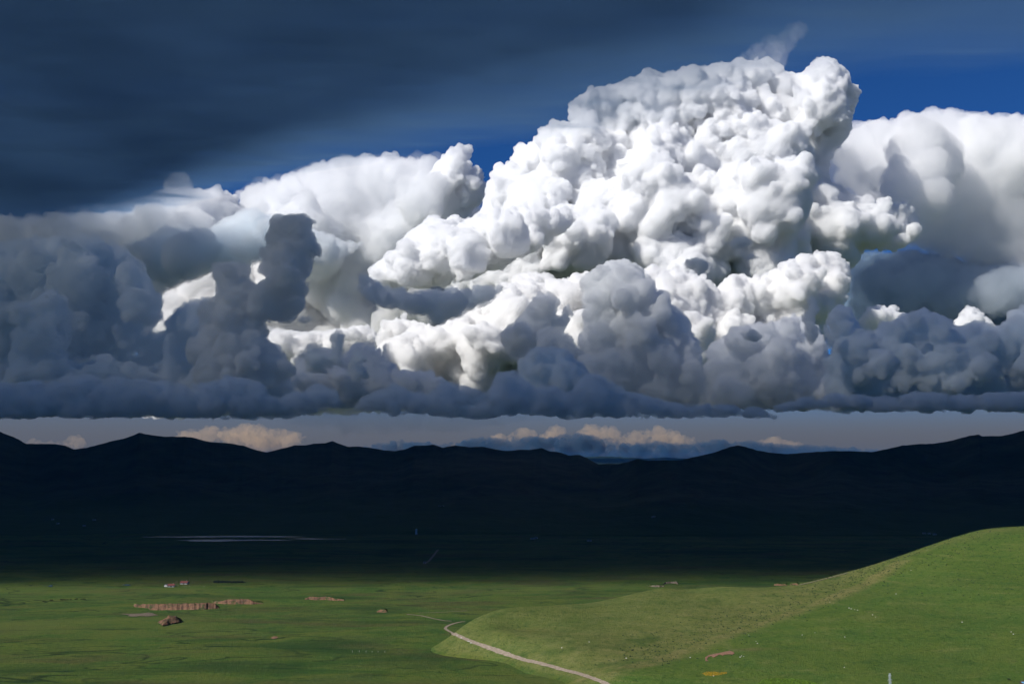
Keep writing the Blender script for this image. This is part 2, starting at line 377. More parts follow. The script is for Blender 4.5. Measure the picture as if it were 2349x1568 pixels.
# ------------------------------------------------------------------ clouds
def cloud_mat(name, mfp, col=(.9995, .9995, .9995), g_=0.0):
    g = N(name); v = g.n('ShaderNodeVolumePrincipled'); v.inputs['Color'].default_value = (*col, 1)
    v.inputs['Density'].default_value = 1.0 / mfp; v.inputs['Anisotropy'].default_value = g_
    g.l(v.outputs[0], g.out.inputs['Volume'])
    try: g.m.cycles.homogeneous_volume = True
    except Exception: pass
    return g.m
CM = {}
def cmat(mfp, col=(.9995, .9995, .9995)):
    k = (mfp, col)
    if k not in CM: CM[k] = cloud_mat('cloud_vapour', mfp, col)
    return CM[k]
def ico(sub):
    bm = bmesh.new(); bmesh.ops.create_icosphere(bm, subdivisions=sub, radius=1)
    v = np.array([x.co for x in bm.verts]); f = np.array([[q.index for q in p.verts] for p in bm.faces]); bm.free(); return v, f
ICO = [ico(1), ico(2), ico(3)]
def poly_dist(P, pts):
    P = np.asarray(P, float); x = pts[:, 0]; y = pts[:, 1]; ins = np.zeros(len(pts), bool); d = np.full(len(pts), 1e9)
    for (ax, ay), (bx, by) in zip(P, np.roll(P, -1, 0)):
        c = ((ay > y) != (by > y)); 
        with np.errstate(divide='ignore', invalid='ignore'): xi = (bx - ax) * (y - ay) / (by - ay + 1e-12) + ax
        ins ^= c & (x < xi)
        t = np.clip(((x - ax) * (bx - ax) + (y - ay) * (by - ay)) / ((bx - ax) ** 2 + (by - ay) ** 2 + 1e-9), 0, 1)
        d = np.minimum(d, np.hypot(x - ax - t * (bx - ax), y - ay - t * (by - ay)))
    return np.where(ins, d, -d)
tex_cache = {}
def tex(kind, size, depth=3):
    k = (kind, round(size, 1), depth)
    if k not in tex_cache:
        t = bpy.data.textures.new('tex', kind); t.noise_scale = size
        if kind == 'CLOUDS': t.noise_depth = depth
        else: t.distance_metric = 'DISTANCE_SQUARED'
        tex_cache[k] = t
    return tex_cache[k]
NFACE = 0
def bake(o):
    dg = bpy.context.evaluated_depsgraph_get(); me = bpy.data.meshes.new_from_object(o.evaluated_get(dg))
    old = o.data; o.modifiers.clear(); o.data = me; bpy.data.meshes.remove(old)
def cloud(name, label, polys, D, mfp, rmax=90, rmin=7, levels=((.36, 14), (.42, 6)), thick=.55, vox=1.9, base=None, lean=0.0,
          bil=1.0, wisp=.6, smooth=0, col=(.9995, .9995, .9995), up=.25, seed=1, extra=(), group=None, jit=1.1, dense=False, parent=None, flat=1.0):
    """polys: outlines in photo px at distance D (m); the body gets its own thickness and billows"""
    global NFACE
    r_ = np.random.default_rng(seed); s = D / F; L = []
    if isinstance(polys[0][0], (int, float)): polys = [polys]
    for P in polys:
        P = np.array(P, float); lo, hi = P.min(0), P.max(0); ar = (hi - lo).prod()
        pts = r_.uniform(lo, hi, (int(min(26000, max(1500, ar / 12))), 2)); d = poly_dist(P, pts)
        k = d > rmin * .5; pts = pts[k]; d = d[k]
        r = np.minimum(np.minimum(d, rmax * r_.uniform(.45, 1.0, len(d))) / 1.22, rmax); o = np.argsort(-r); acc = np.zeros((0, 3))
        for i in o:
            if r[i] < rmin * .4: break
            if len(acc) == 0 or (np.hypot(acc[:, 0] - pts[i, 0], acc[:, 1] - pts[i, 1]) - acc[:, 2] * (.5 if dense else .66) > r[i] * (.05 if dense else .14)).all():
                acc = np.vstack([acc, [pts[i, 0], pts[i, 1], r[i]]])
        dd = poly_dist(P, acc[:, :2])
        for (px, py, r0), de in zip(acc, dd):
            yo = -min(de, rmax * 2.5) * s * thick + r_.normal() * r0 * s * jit + lean * (py - lo[1]) * s
            q = at(px, py, D + yo); L.append((q.x, q.y, q.z, r0 * s))
    for (px, py, r0, dy) in extra:
        q = at(px, py, D - dy * s); L.append((q.x, q.y, q.z, r0 * s))
    A0 = np.array(L); allL = [A0]; cur = A0
    for (ratio, n) in levels:
        m = len(cur); d = r_.normal(size=(m * n, 3)); d[:, 1] -= .45; d[:, 2] += up; d /= np.linalg.norm(d, axis=1)[:, None]
        par = np.repeat(cur, n, 0); q = ratio * r_.uniform(.5, 1.35, m * n)
        nx = np.c_[par[:, :3] + d * par[:, 3:4] * .92, par[:, 3] * q]
        nx = nx[nx[:, 3] > s * 1.6]
        allL.append(nx); cur = nx
    V = []; Fc = []; off = 0
    for A in allL:
        if len(A) == 0: continue
        big = A[:, 3] / s
        for lo_, hi_, (iv, if_) in ((0, 9, ICO[0]), (9, 40, ICO[1]), (40, 1e9, ICO[2])):
            B = A[(big >= lo_) & (big < hi_)]
            if len(B) == 0: continue
            v = (iv[None] * B[:, None, 3:4] * np.array([1, 1, flat]) + B[:, None, :3]).reshape(-1, 3)
            f = (if_[None] + (np.arange(len(B)) * len(iv))[:, None, None]).reshape(-1, 3) + off
            V.append(v); Fc.append(f); off += len(v)
    o = mesh_np(name, np.concatenate(V), np.concatenate(Fc))
    m = o.modifiers.new('r', 'REMESH'); m.mode = 'VOXEL'; m.voxel_size = vox * s
    vary = bil > 0 and len(L) > 6
    if vary:                                    # crisp cauliflower in some places, blurred swells in others
        bake(o); n = len(o.data.vertices); co = np.empty(n * 3, np.float32); o.data.vertices.foreach_get('co', co); co = co.reshape(-1, 3) / s
        k = fbm(co[:, 0] / 95 + co[:, 1] / 140, co[:, 2] / 80 + co[:, 1] / 120, 3, seed + 200)
        k = np.clip(.55 + 1.9 * k, .12, 1)
        q = np.round(k * 9).astype(int)
        ga = o.vertex_groups.new(name='crisp'); gb = o.vertex_groups.new(name='soft')
        for i in range(1, 10):
            ix = np.nonzero(q == i)[0].tolist()
            if ix: ga.add(ix, i / 9, 'REPLACE'); gb.add(ix, 1 - i / 9, 'REPLACE')
        sm = o.modifiers.new('s', 'SMOOTH'); sm.factor = .5; sm.iterations = 26; sm.vertex_group = 'soft'
    def disp(kind, size, st, mid, g_=None):
        dm = o.modifiers.new('d', 'DISPLACE'); dm.texture = tex(kind, size * s); dm.texture_coords = 'GLOBAL'; dm.strength = st * s; dm.mid_level = mid
        if g_ and vary: dm.vertex_group = g_
    if smooth:
        sm = o.modifiers.new('s', 'SMOOTH'); sm.factor = .5; sm.iterations = smooth
    if bil: disp('VORONOI', 44, -15 * bil, .3)
    if wisp: disp('CLOUDS', 30, 14 * wisp, .5); disp('CLOUDS', 9, 4.5 * wisp, .5, 'soft')
    if bil: disp('VORONOI', 19, -9.5 * bil, .3, 'crisp'); disp('VORONOI', 9, -6 * bil, .3, 'crisp'); disp('VORONOI', 5, -3.2 * bil, .3, 'crisp')
    bake(o)
    if base is not None:
        me = o.data; n = len(me.vertices); co = np.empty(n * 3, np.float32); me.vertices.foreach_get('co', co); co = co.reshape(-1, 3)
        bz = at(IW / 2, base, D).z
        lim = bz + (fbm(co[:, 0] / (70 * s), co[:, 1] / (70 * s), 3, seed) * 15 + fbm(co[:, 0] / (14 * s), co[:, 1] / (14 * s), 3, seed + 1) * 7) * s
        low = co[:, 2] < lim; co[low, 2] = lim[low] - (lim[low] - co[low, 2]) * .06
        me.vertices.foreach_set('co', co.ravel()); me.update()
    m = o.modifiers.new('r', 'REMESH'); m.mode = 'VOXEL'; m.voxel_size = vox * s * .95     # a clean closed skin again
    bake(o); me = o.data; me.name = name
    me.polygons.foreach_set('use_smooth', np.ones(len(me.polygons), bool))
    me.materials.clear(); me.materials.append(cmat(mfp, col)); me.update()
    NFACE += len(me.polygons)
    if parent: o.parent = parent
    else: tag(o, label, 'cloud', group)
    return o

# the storm deck: a broad lens of cloud overhead whose shadow lies on the valley, the ranges and the near clouds
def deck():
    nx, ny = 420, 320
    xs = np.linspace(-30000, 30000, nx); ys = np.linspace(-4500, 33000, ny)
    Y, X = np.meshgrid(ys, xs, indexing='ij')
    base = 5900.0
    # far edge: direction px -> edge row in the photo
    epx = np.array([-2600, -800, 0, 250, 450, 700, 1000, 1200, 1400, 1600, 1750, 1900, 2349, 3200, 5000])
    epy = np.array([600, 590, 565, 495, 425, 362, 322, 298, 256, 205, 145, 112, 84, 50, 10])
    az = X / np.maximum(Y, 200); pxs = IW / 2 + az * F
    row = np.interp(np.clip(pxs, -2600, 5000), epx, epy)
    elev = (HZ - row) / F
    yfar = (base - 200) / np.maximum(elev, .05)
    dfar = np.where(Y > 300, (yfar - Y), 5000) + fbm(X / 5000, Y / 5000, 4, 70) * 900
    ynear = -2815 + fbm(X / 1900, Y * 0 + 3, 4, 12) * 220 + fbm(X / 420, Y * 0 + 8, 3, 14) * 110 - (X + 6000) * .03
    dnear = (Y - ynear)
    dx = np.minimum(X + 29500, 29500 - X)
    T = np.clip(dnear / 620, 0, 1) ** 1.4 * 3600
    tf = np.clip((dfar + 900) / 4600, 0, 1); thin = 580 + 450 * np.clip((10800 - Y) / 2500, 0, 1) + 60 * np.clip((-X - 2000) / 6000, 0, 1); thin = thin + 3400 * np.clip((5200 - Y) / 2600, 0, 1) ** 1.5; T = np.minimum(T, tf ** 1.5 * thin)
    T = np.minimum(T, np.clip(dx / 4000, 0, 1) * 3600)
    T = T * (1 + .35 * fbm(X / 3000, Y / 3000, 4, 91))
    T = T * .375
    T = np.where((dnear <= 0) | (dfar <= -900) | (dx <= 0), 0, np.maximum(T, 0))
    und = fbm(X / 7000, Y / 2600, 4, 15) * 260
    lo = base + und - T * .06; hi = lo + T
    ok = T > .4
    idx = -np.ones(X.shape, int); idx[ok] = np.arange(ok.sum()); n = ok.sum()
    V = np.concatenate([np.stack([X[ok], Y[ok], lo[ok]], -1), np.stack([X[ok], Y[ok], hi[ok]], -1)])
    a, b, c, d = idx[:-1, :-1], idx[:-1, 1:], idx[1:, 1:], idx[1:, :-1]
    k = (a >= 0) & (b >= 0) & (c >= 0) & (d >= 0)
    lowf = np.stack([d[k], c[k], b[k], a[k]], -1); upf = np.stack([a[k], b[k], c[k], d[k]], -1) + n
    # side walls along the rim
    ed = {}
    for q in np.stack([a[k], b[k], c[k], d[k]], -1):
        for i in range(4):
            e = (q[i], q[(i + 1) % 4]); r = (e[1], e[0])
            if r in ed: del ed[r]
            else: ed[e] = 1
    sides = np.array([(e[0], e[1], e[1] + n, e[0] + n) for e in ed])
    o = mesh_np('storm_cloud', V, np.concatenate([lowf, upf, sides]), cmat(150, (.195, .355, .55)))  # gloom under the thick layer is put into its dark, absorbing colour
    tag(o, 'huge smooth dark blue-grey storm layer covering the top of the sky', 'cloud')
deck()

BASE_SHADE = (.940, .970, .9988)  # deeper shade blue of the base rows, put into the vapour colour
SHADE = (.955, .981, .9998)  # blue of clouds in shadow, put into the vapour colour
HALF_SHADE = (.990, .995, .9999)  # weaker shade tint for the half-shaded clouds
CREAM = (.9988, .9980, .9955)
WHITE = (.9975, .999, .99995)
# --- far, sunlit
cloud('cumulus_cloud', 'towering brilliant white thunderhead with the knobbly crown at upper right',
      [[(1000, 640), (985, 560), (1060, 520), (1105, 480), (1112, 420), (1135, 385), (1170, 368), (1182, 338), (1235, 318), (1247, 290), (1310, 278), (1300, 240), (1335, 208), (1390, 203), (1440, 180), (1520, 163), (1600, 150), (1690, 138), (1760, 130), (1792, 148), (1800, 165), (1845, 165), (1855, 140), (1890, 130), (1930, 148), (1952, 180), (1945, 210), (1962, 255), (1945, 290), (1912, 320), (1895, 380), (1905, 420), (1960, 450), (2030, 470), (2060, 458), (2092, 472), (2115, 530), (2098, 560), (2050, 582), (1980, 575), (1940, 620), (1900, 700), (1600, 720), (1200, 700), (1050, 700)]],
      37000, 78, rmax=95, thick=.5, seed=3, extra=((1892, 182, 40, 60), (1930, 232, 34, 70), (1858, 255, 44, 80), (1905, 300, 40, 60), (1725, 178, 40, 40), (1610, 205, 48, 60), (1490, 215, 40, 40), (1375, 232, 34, 40), (1660, 250, 52, 110), (1540, 265, 48, 90), (1280, 325, 36, 70), (1215, 375, 36, 60), (1160, 410, 30, 40)), col=WHITE)
cloud('cloud_wisp', 'thin ragged wisp streaming up from the thunderhead crown', [[(1640, 170), (1720, 105), (1790, 70), (1832, 42), (1852, 60), (1846, 90), (1808, 118), (1796, 168)]], 35500, 2600, rmax=40, bil=.5, wisp=1.8, smooth=4, levels=((.5, 8),), seed=8)
cloud('cumulus_cloud', 'bright bulging white cloud shoulder at the left foot of the thunderhead',
      [[(835, 660), (850, 605), (900, 575), (935, 540), (985, 495), (1040, 500), (1100, 490), (1200, 470), (1300, 480), (1330, 505), (1250, 565), (1150, 615), (1060, 650), (980, 665), (900, 670)]], 31500, 70, rmax=60, thick=.6, seed=4, col=WHITE)
cloud('cumulus_cloud', 'separate grey cloud standing in for the shaded underside of the bright left shoulder', [[(808, 668), (830, 622), (850, 632), (880, 655), (950, 668), (1050, 660), (1130, 650), (1190, 655), (1120, 700), (1080, 715), (1010, 748), (960, 725), (900, 715), (850, 700)]], 20600, 120, rmax=34, seed=14, col=SHADE, wisp=1.0)  # nearer cloud added as the shaded underside of the shoulder
cloud('cumulus_cloud', 'long sunlit cauliflower bank below the thunderhead',
      [[(865, 930), (860, 770), (875, 735), (905, 722), (950, 740), (1000, 750), (1050, 712), (1110, 700), (1150, 655), (1185, 627), (1230, 620), (1280, 640), (1330, 625), (1430, 610), (1530, 620), (1600, 625), (1640, 655), (1680, 622), (1720, 638), (1790, 612), (1830, 582), (1900, 577), (1945, 597), (1952, 640), (1945, 690), (1900, 740), (1850, 930)]],
      29500, 70, rmax=70, thick=.6, seed=5, col=CREAM)
cloud('anvil_cloud', 'soft white anvil cloud filling the right edge below the blue gap',
      [[(1905, 340), (1950, 285), (2020, 272), (2100, 256), (2180, 250), (2280, 262), (2520, 255), (2520, 590), (2349, 605), (2250, 612), (2150, 590), (2080, 560), (2000, 460), (1920, 430)]],
      43000, 420, rmax=100, thick=.35, bil=.4, wisp=1.8, smooth=8, seed=6, levels=((.45, 8),), col=WHITE)
cloud('rain_veil', 'grey-blue veil of falling rain hanging below the right anvil', [[(1940, 590), (2100, 575), (2250, 600), (2520, 595), (2520, 720), (2300, 735), (2100, 735), (1940, 735)]], 40000, 1000, rmax=60, bil=0, wisp=2, smooth=15, seed=16, levels=(), col=(.80, .86, .92))
cloud('anvil_cloud', 'soft pale anvil cloud under the blue gap left of the thunderhead',
      [[(545, 440), (600, 412), (680, 402), (722, 372), (800, 358), (880, 352), (960, 357), (1000, 380), (1040, 420), (1110, 480), (1050, 560), (900, 640), (760, 660), (640, 640), (560, 560)]],
      45000, 280, rmax=70, thick=.5, bil=.55, wisp=1.9, smooth=4, seed=7, levels=((.45, 8),), col=(.985, .989, .994))
cloud('cumulus_cloud', 'small white turret sticking up into the blue gap', [[(960, 420), (1000, 375), (1018, 345), (1050, 327), (1085, 335), (1078, 365), (1110, 395), (1125, 440), (1080, 500), (980, 480)]], 42000, 90, rmax=30, bil=.9, seed=9, col=WHITE)
cloud('cloud_bank', 'cream sunlit cloud wall glowing in the gaps behind the dark towers', [[(320, 960), (330, 640), (420, 600), (620, 560), (800, 590), (1000, 600), (1150, 620), (1160, 700), (1050, 930), (900, 950)]], 47000, 260, rmax=80, thick=.5, bil=.6, wisp=1.0, smooth=3, seed=10, levels=((.42, 9),), col=(.972, .970, .964))
cloud('cumulus_cloud', 'cream strip of cloud edge between the dark tower and the grey base', [[(600, 790), (615, 745), (680, 755), (740, 760), (800, 748), (850, 745), (880, 770), (880, 850), (640, 850)]], 34000, 80, rmax=35, bil=.8, seed=11, col=CREAM)
cloud('cumulus_cloud', 'pale half-lit cloud tower left of the blue gap', [[(375, 470), (370, 410), (400, 388), (430, 402), (450, 432), (500, 430), (540, 446), (548, 470), (515, 500), (470, 522), (420, 522)]], 25500, 110, rmax=40, bil=.8, wisp=1.2, smooth=0, seed=12)
cloud('cloud_bank', 'soft grey cloud mass merging into the storm layer at the far left', [[(-160, 660), (-160, 480), (60, 490), (200, 475), (320, 455), (390, 425), (430, 415), (480, 440), (545, 462), (590, 500), (560, 560), (420, 640), (200, 660)]], 25500, 260, rmax=60, bil=.6, wisp=1.3, smooth=4, seed=34, col=HALF_SHADE)
cloud('cloud_bank', 'dull slate-blue cloud filling the gap under the right anvil', [[(1930, 770), (1935, 600), (2000, 575), (2100, 570), (2250, 590), (2520, 580), (2520, 770)]], 44500, 420, rmax=60, bil=.4, wisp=1.5, smooth=6, seed=36, levels=((.45, 8),), thick=.3, col=(.45, .58, .70))
# --- middle distance, half shaded
cloud('cumulus_cloud', 'tall grey cauliflower tower standing in front of the bright bank', [[(1330, 650), (1345, 622), (1380, 605), (1425, 590), (1470, 612), (1500, 650), (1530, 680), (1572, 720), (1592, 760), (1612, 800), (1625, 940), (1310, 940), (1305, 820), (1340, 740)]], 20300, 60, rmax=42, seed=21, col=HALF_SHADE)
cloud('cumulus_cloud', 'mid-grey cloud bank below the bright bank, right of the tall grey tower', [[(1590, 945), (1605, 850), (1635, 785), (1690, 742), (1760, 742), (1800, 720), (1850, 722), (1882, 760), (1905, 820), (1965, 865), (2010, 940)]], 19800, 60, rmax=40, seed=22, col=HALF_SHADE)
cloud('cumulus_cloud', 'slate-grey pointed cloud left of the tall grey tower', [[(1140, 790), (1160, 750), (1190, 722), (1215, 687), (1258, 666), (1285, 690), (1282, 722), (1305, 692), (1318, 720), (1292, 765), (1340, 800), (1362, 845), (1360, 940), (1170, 940), (1190, 830)]], 20400, 60, rmax=36, seed=23, col=HALF_SHADE)
cloud('cumulus_cloud', 'ragged grey cloud under the cream strip, right of the two-horned tower', [[(630, 935), (690, 805), (740, 790), (790, 800), (850, 775), (885, 815), (920, 850), (970, 845), (1050, 885), (1045, 940)]], 21800, 70, rmax=34, seed=35, col=HALF_SHADE)
# --- near, in the shade of the storm layer
cloud('cloud_bank', 'dim blue-grey cloud wall along the left edge under the storm layer', [[(-160, 960), (-160, 560), (60, 545), (160, 540), (260, 550), (300, 580), (335, 610), (350, 650), (380, 690), (372, 735), (345, 770), (318, 810), (350, 835), (420, 850), (480, 955)], [(365, 800), (375, 735), (420, 692), (470, 678), (505, 700), (490, 800)], [(290, 960), (312, 790), (345, 752), (385, 760), (420, 740), (455, 750), (490, 790), (560, 800), (640, 790), (665, 850), (660, 960)]], 20000, 90, rmax=48, bil=.8, wisp=1.0, smooth=0, seed=24, col=SHADE)
cloud('cloud_bank', 'smooth grey cloud shelf stretching right from the left wall', [[(280, 560), (380, 520), (470, 525), (560, 475), (640, 490), (760, 540), (850, 560), (760, 610), (640, 600), (520, 620), (400, 660), (340, 690), (300, 620)]], 24000, 150, rmax=60, bil=.5, wisp=1.2, smooth=2, seed=25, col=SHADE, levels=((.45, 8),))
cloud('cumulus_cloud', 'dark blue cloud tower at the far left in front of the dim wall', [[(28, 770), (40, 722), (80, 682), (110, 668), (142, 690), (166, 712), (166, 760), (150, 800), (182, 830), (232, 818), (262, 850), (320, 870), (330, 950), (-60, 950), (20, 850)]], 17500, 65, rmax=36, seed=26, extra=((70, 720, 28, 40), (120, 705, 30, 50), (100, 780, 40, 70), (240, 850, 30, 50), (170, 880, 36, 60), (60, 870, 44, 60)), col=SHADE)
cloud('cumulus_cloud', 'dark two-horned cloud tower left of centre', [[(494, 645), (488, 622), (518, 600), (560, 604), (574, 640), (594, 664), (604, 640), (590, 615), (606, 595), (606, 548), (634, 500), (680, 487), (716, 506), (725, 560), (718, 622), (700, 670), (700, 712), (668, 742), (608, 735), (622, 780), (650, 830), (690, 930), (450, 940), (442, 850), (450, 765), (482, 720), (512, 690)]], 17500, 65, rmax=34, seed=27, dense=True, extra=((632, 506, 17, 20), (702, 508, 17, 20), (722, 575, 15, 20), (610, 578, 14, 20), (660, 520, 24, 40), (500, 615, 14, 20), (562, 618, 13, 20), (478, 720, 26, 30), (455, 810, 30, 40), (520, 640, 24, 40), (540, 700, 40, 60), (640, 545, 24, 40), (690, 535, 26, 40), (660, 610, 34, 60), (690, 660, 22, 30), (600, 690, 34, 60), (560, 790, 44, 70), (630, 850, 36, 50), (510, 870, 44, 60)), col=HALF_SHADE)
cloud('cumulus_cloud', 'dark blue-grey bank with many crowns at the right edge', [[(1905, 945), (1880, 870), (1905, 800), (1885, 760), (1902, 702), (1926, 690), (1952, 702), (1970, 742), (2005, 752), (2060, 722), (2122, 705), (2172, 732), (2200, 745), (2240, 730), (2290, 745), (2322, 712), (2349, 702), (2520, 690), (2520, 945)]], 16500, 60, rmax=40, seed=28, col=SHADE)
cloud('cumulus_cloud', 'white sunlit heads peeping over the dark right bank', [[(1960, 740), (1990, 706), (2030, 696), (2066, 712), (2092, 742), (2180, 740), (2202, 712), (2240, 696), (2270, 722), (2310, 780), (1960, 780)]], 30500, 80, rmax=30, seed=29, col=WHITE)
cloud('cloud_row', 'low dark row of cloud along the left half of the cloud base', [[(-160, 975), (-160, 885), (60, 872), (200, 856), (330, 866), (450, 882), (520, 862), (590, 872), (640, 905), (690, 895), (740, 872), (775, 905), (790, 935), (640, 965)]], 14200, 70, rmax=20, base=957, seed=30, col=BASE_SHADE)
cloud('cloud_row', 'low dark row of cloud along the middle of the cloud base', [[(800, 945), (830, 905), (880, 890), (905, 872), (935, 895), (985, 905), (1012, 870), (1060, 880), (1120, 895), (1140, 850), (1180, 845), (1230, 890), (1262, 880), (1300, 900), (1350, 850), (1420, 880), (1480, 905), (1530, 920), (1640, 925), (1760, 935), (1800, 965), (1000, 965)]], 14200, 70, rmax=20, base=954, seed=31, col=BASE_SHADE)
cloud('cumulus_cloud', 'round-headed slate cloud rising from the middle of the base row', [[(1175, 930), (1185, 830), (1215, 800), (1260, 790), (1300, 800), (1345, 830), (1360, 880), (1340, 940)]], 16000, 60, rmax=28, seed=32, col=SHADE)
cloud('cloud_row', 'low dark row of cloud along the right end of the cloud base', [[(1740, 950), (1800, 915), (1900, 900), (2000, 905), (2100, 900), (2200, 905), (2349, 895), (2520, 880), (2520, 950)]], 14300, 70, rmax=20, base=937, seed=33, col=BASE_SHADE)
for k, (x, y, a, b, lab) in enumerate([(1595, 605, 24, 15, 'small ragged dark scud cloud before the bright bank, left of the other scraps'), (1690, 560, 34, 9, 'thin dark scud streak, highest of the scraps over the bright bank'),
      (1718, 590, 18, 9, 'faint grey scrap of cloud just below the highest dark streak'), (1722, 772, 26, 12, 'small dark scud cloud before the mid-grey bank'), (705, 731, 22, 9, 'small dark scrap trailing right of the two-horned tower'),
      (722, 826, 42, 28, 'ragged dark cloud in front of the cream strip'), (776, 800, 22, 36, 'tall dark scrap beside the ragged cloud before the cream strip'), (818, 838, 24, 28, 'small dark round cloud beside the ragged one before the cream strip'), (1862, 735, 16, 45, 'dark upright scrap of cloud left of the right bank')]):
    P = [(x + 1.2 * a * math.cos(t) * (.5 + .8 * random.random()), y + 1.2 * b * math.sin(t) * (.5 + .8 * random.random())) for t in np.linspace(0, 2 * PI, 11)[:-1]]
    cloud('scud_cloud', lab, [P], 15500, 62, rmax=20, rmin=3, bil=.6, thick=.15, jit=.5, wisp=1.7, seed=50 + k, col=SHADE, levels=((.5, 8), (.5, 4)), vox=1.5, group='small dark scraps of cloud')
# --- very far, low over the horizon
PEACH_LIGHT = (.94, .74, .52)  # warm, reddened sunlight put into the vapour colour
cloud('cloud_bank', 'flat blue-grey cloud bank far off behind the ranges', [[(800, 1045), (840, 1022), (900, 1005), (960, 1012), (1050, 1010), (1110, 1000), (1150, 1005), (1200, 1000), (1260, 1002), (1310, 990), (1350, 997), (1400, 1008), (1450, 1015), (1490, 1008), (1540, 1016), (1600, 1012), (1660, 1008), (1720, 1010), (1800, 1018), (1860, 1020), (2000, 1026), (2080, 1040), (1900, 1075), (1000, 1075)]], 62000, 420, rmax=16, rmin=4, bil=.7, wisp=.8, seed=61, levels=((.45, 6),), vox=1.6, col=(.10, .21, .34))
for k, (P, lab) in enumerate([([(1118, 1012), (1138, 990), (1165, 994), (1190, 980), (1228, 984), (1230, 1012), (1150, 1016)], 'small peach cloud far off, leftmost on the blue-grey bank'),
      ([(1230, 1006), (1262, 978), (1294, 980), (1300, 1004), (1260, 1012)], 'tiny peach cloud between the leftmost one and the wide one'),
      ([(1310, 1000), (1342, 972), (1378, 978), (1408, 978), (1425, 994), (1450, 994), (1480, 980), (1525, 978), (1565, 994), (1608, 1006), (1590, 1026), (1400, 1020)], 'wide peach-coloured cloud on the far blue-grey bank'),
      ([(1728, 1016), (1765, 998), (1800, 1006), (1848, 1016), (1830, 1028), (1760, 1026)], 'low flat peach cloud, rightmost on the far bank'),
      ([(395, 1010), (400, 985), (460, 978), (540, 972), (600, 970), (660, 985), (705, 995), (700, 1020), (640, 1040), (560, 1040), (500, 1020)], 'soft peach cloud heap above the left mountain range'),
      ([(55, 1025), (75, 1002), (100, 1010), (160, 1005), (185, 992), (200, 1020), (180, 1035)], 'faint peach cloud in the dip at the left of the skyline')]):
    cloud('peach_cloud', lab, [P], 78000, 1900 if k != 5 else 3000, rmax=22, rmin=3, bil=.9, wisp=1.1, flat=.65, seed=70 + k, levels=((.45, 8), (.5, 4)), vox=1.5, col=PEACH_LIGHT, group='clouds coloured as if peach-lit, far off over the horizon')

def mist(body, P, D, mfp, rmax=90, seed=1, wisp=1.6):
    o = cloud('mist', None, P, D, mfp, rmax=rmax, levels=((.5, 5),), bil=0, wisp=wisp, smooth=14, seed=seed, vox=3.2, col=WHITE, parent=body, jit=.2, thick=.25)
    return o
tower = bpy.data.objects['cumulus_cloud']
veil = cloud('cloud_veil', 'grey-blue veil of murk softening the foot of the dark clouds', [[(-160, 955), (-160, 860), (400, 850), (700, 880), (900, 880), (1150, 850), (1400, 790), (1700, 800), (1950, 860), (2520, 850), (2520, 945)]], 18600, 1700, rmax=60, levels=((.5, 5),), bil=0, wisp=1.6, smooth=12, seed=95, vox=3.0, col=SHADE)
cloud('cloud_veil', 'smoky grey-blue murk in front of the dark left bank', [[(-160, 960), (-160, 560), (100, 560), (260, 590), (420, 640), (500, 590), (600, 500), (680, 470), (740, 520), (730, 640), (730, 800), (780, 930), (700, 955)]], 16600, 6500, rmax=70, levels=((.5, 5),), bil=0, wisp=1.8, smooth=12, seed=96, vox=3.0, col=SHADE, jit=.2, thick=.2)
cloud('rain_veil', 'dim curtain of rain under the middle of the cloud base', [[(560, 930), (900, 925), (1200, 935), (1330, 955), (1180, 975), (1050, 996), (820, 997), (700, 985), (600, 960)]], 14300, 1500, rmax=40, levels=((.5, 5),), bil=0, wisp=1.8, smooth=10, seed=97, vox=2.6, col=(.55, .66, .78), jit=.2, thick=.2)
mist(tower, [(1330, 420), (1420, 330), (1560, 300), (1700, 330), (1850, 310), (1960, 330), (2010, 430), (2060, 560), (1900, 640), (1600, 640), (1250, 610), (1150, 560)], 36300, 2200, rmax=60, seed=90)

anvil = bpy.data.objects['anvil_cloud']
mist(anvil, [(1850, 340), (1980, 290), (2120, 262), (2250, 268), (2520, 262), (2520, 640), (2250, 640), (2050, 600), (1900, 480)], 41500, 2200, rmax=80, seed=91)
anvil = bpy.data.objects['anvil_cloud.001']
mist(anvil, [(530, 440), (620, 405), (730, 372), (880, 348), (1010, 360), (1130, 440), (1100, 560), (900, 660), (620, 660)], 43500, 2200, rmax=80, seed=92)

from mathutils.bvhtree import BVHTree
Q = .97875                                   # photo measured at 2400 px wide -> 2349 px
_bv = [BVHTree.FromPolygons([v.co for v in o.data.vertices], [p.vertices for p in o.data.polygons]) for o in C.objects if o.type == 'MESH' and (o.name in ('ground', 'hill') or o.name.startswith('mountain_range'))]
def on(px, py):
    """point of the built terrain seen at a photo pixel"""
    d = ray(px, py).normalized(); best = None
    for b in _bv:
        h = b.ray_cast(EYE, d)
        if h[0] is not None and (best is None or h[3] < best[1]): best = (h[0], h[3])
    return best[0] if best else hit(px, py)
def zt(x, y):
    z = -1e9
    for b in _bv[:2]:
        h = b.ray_cast(Vector((x, y, 900)), Vector((0, 0, -1)))
        if h[0] is not None: z = max(z, h[0].z)
    return z
def mpp(p): return (p - EYE).length / F      # metres per photo pixel there

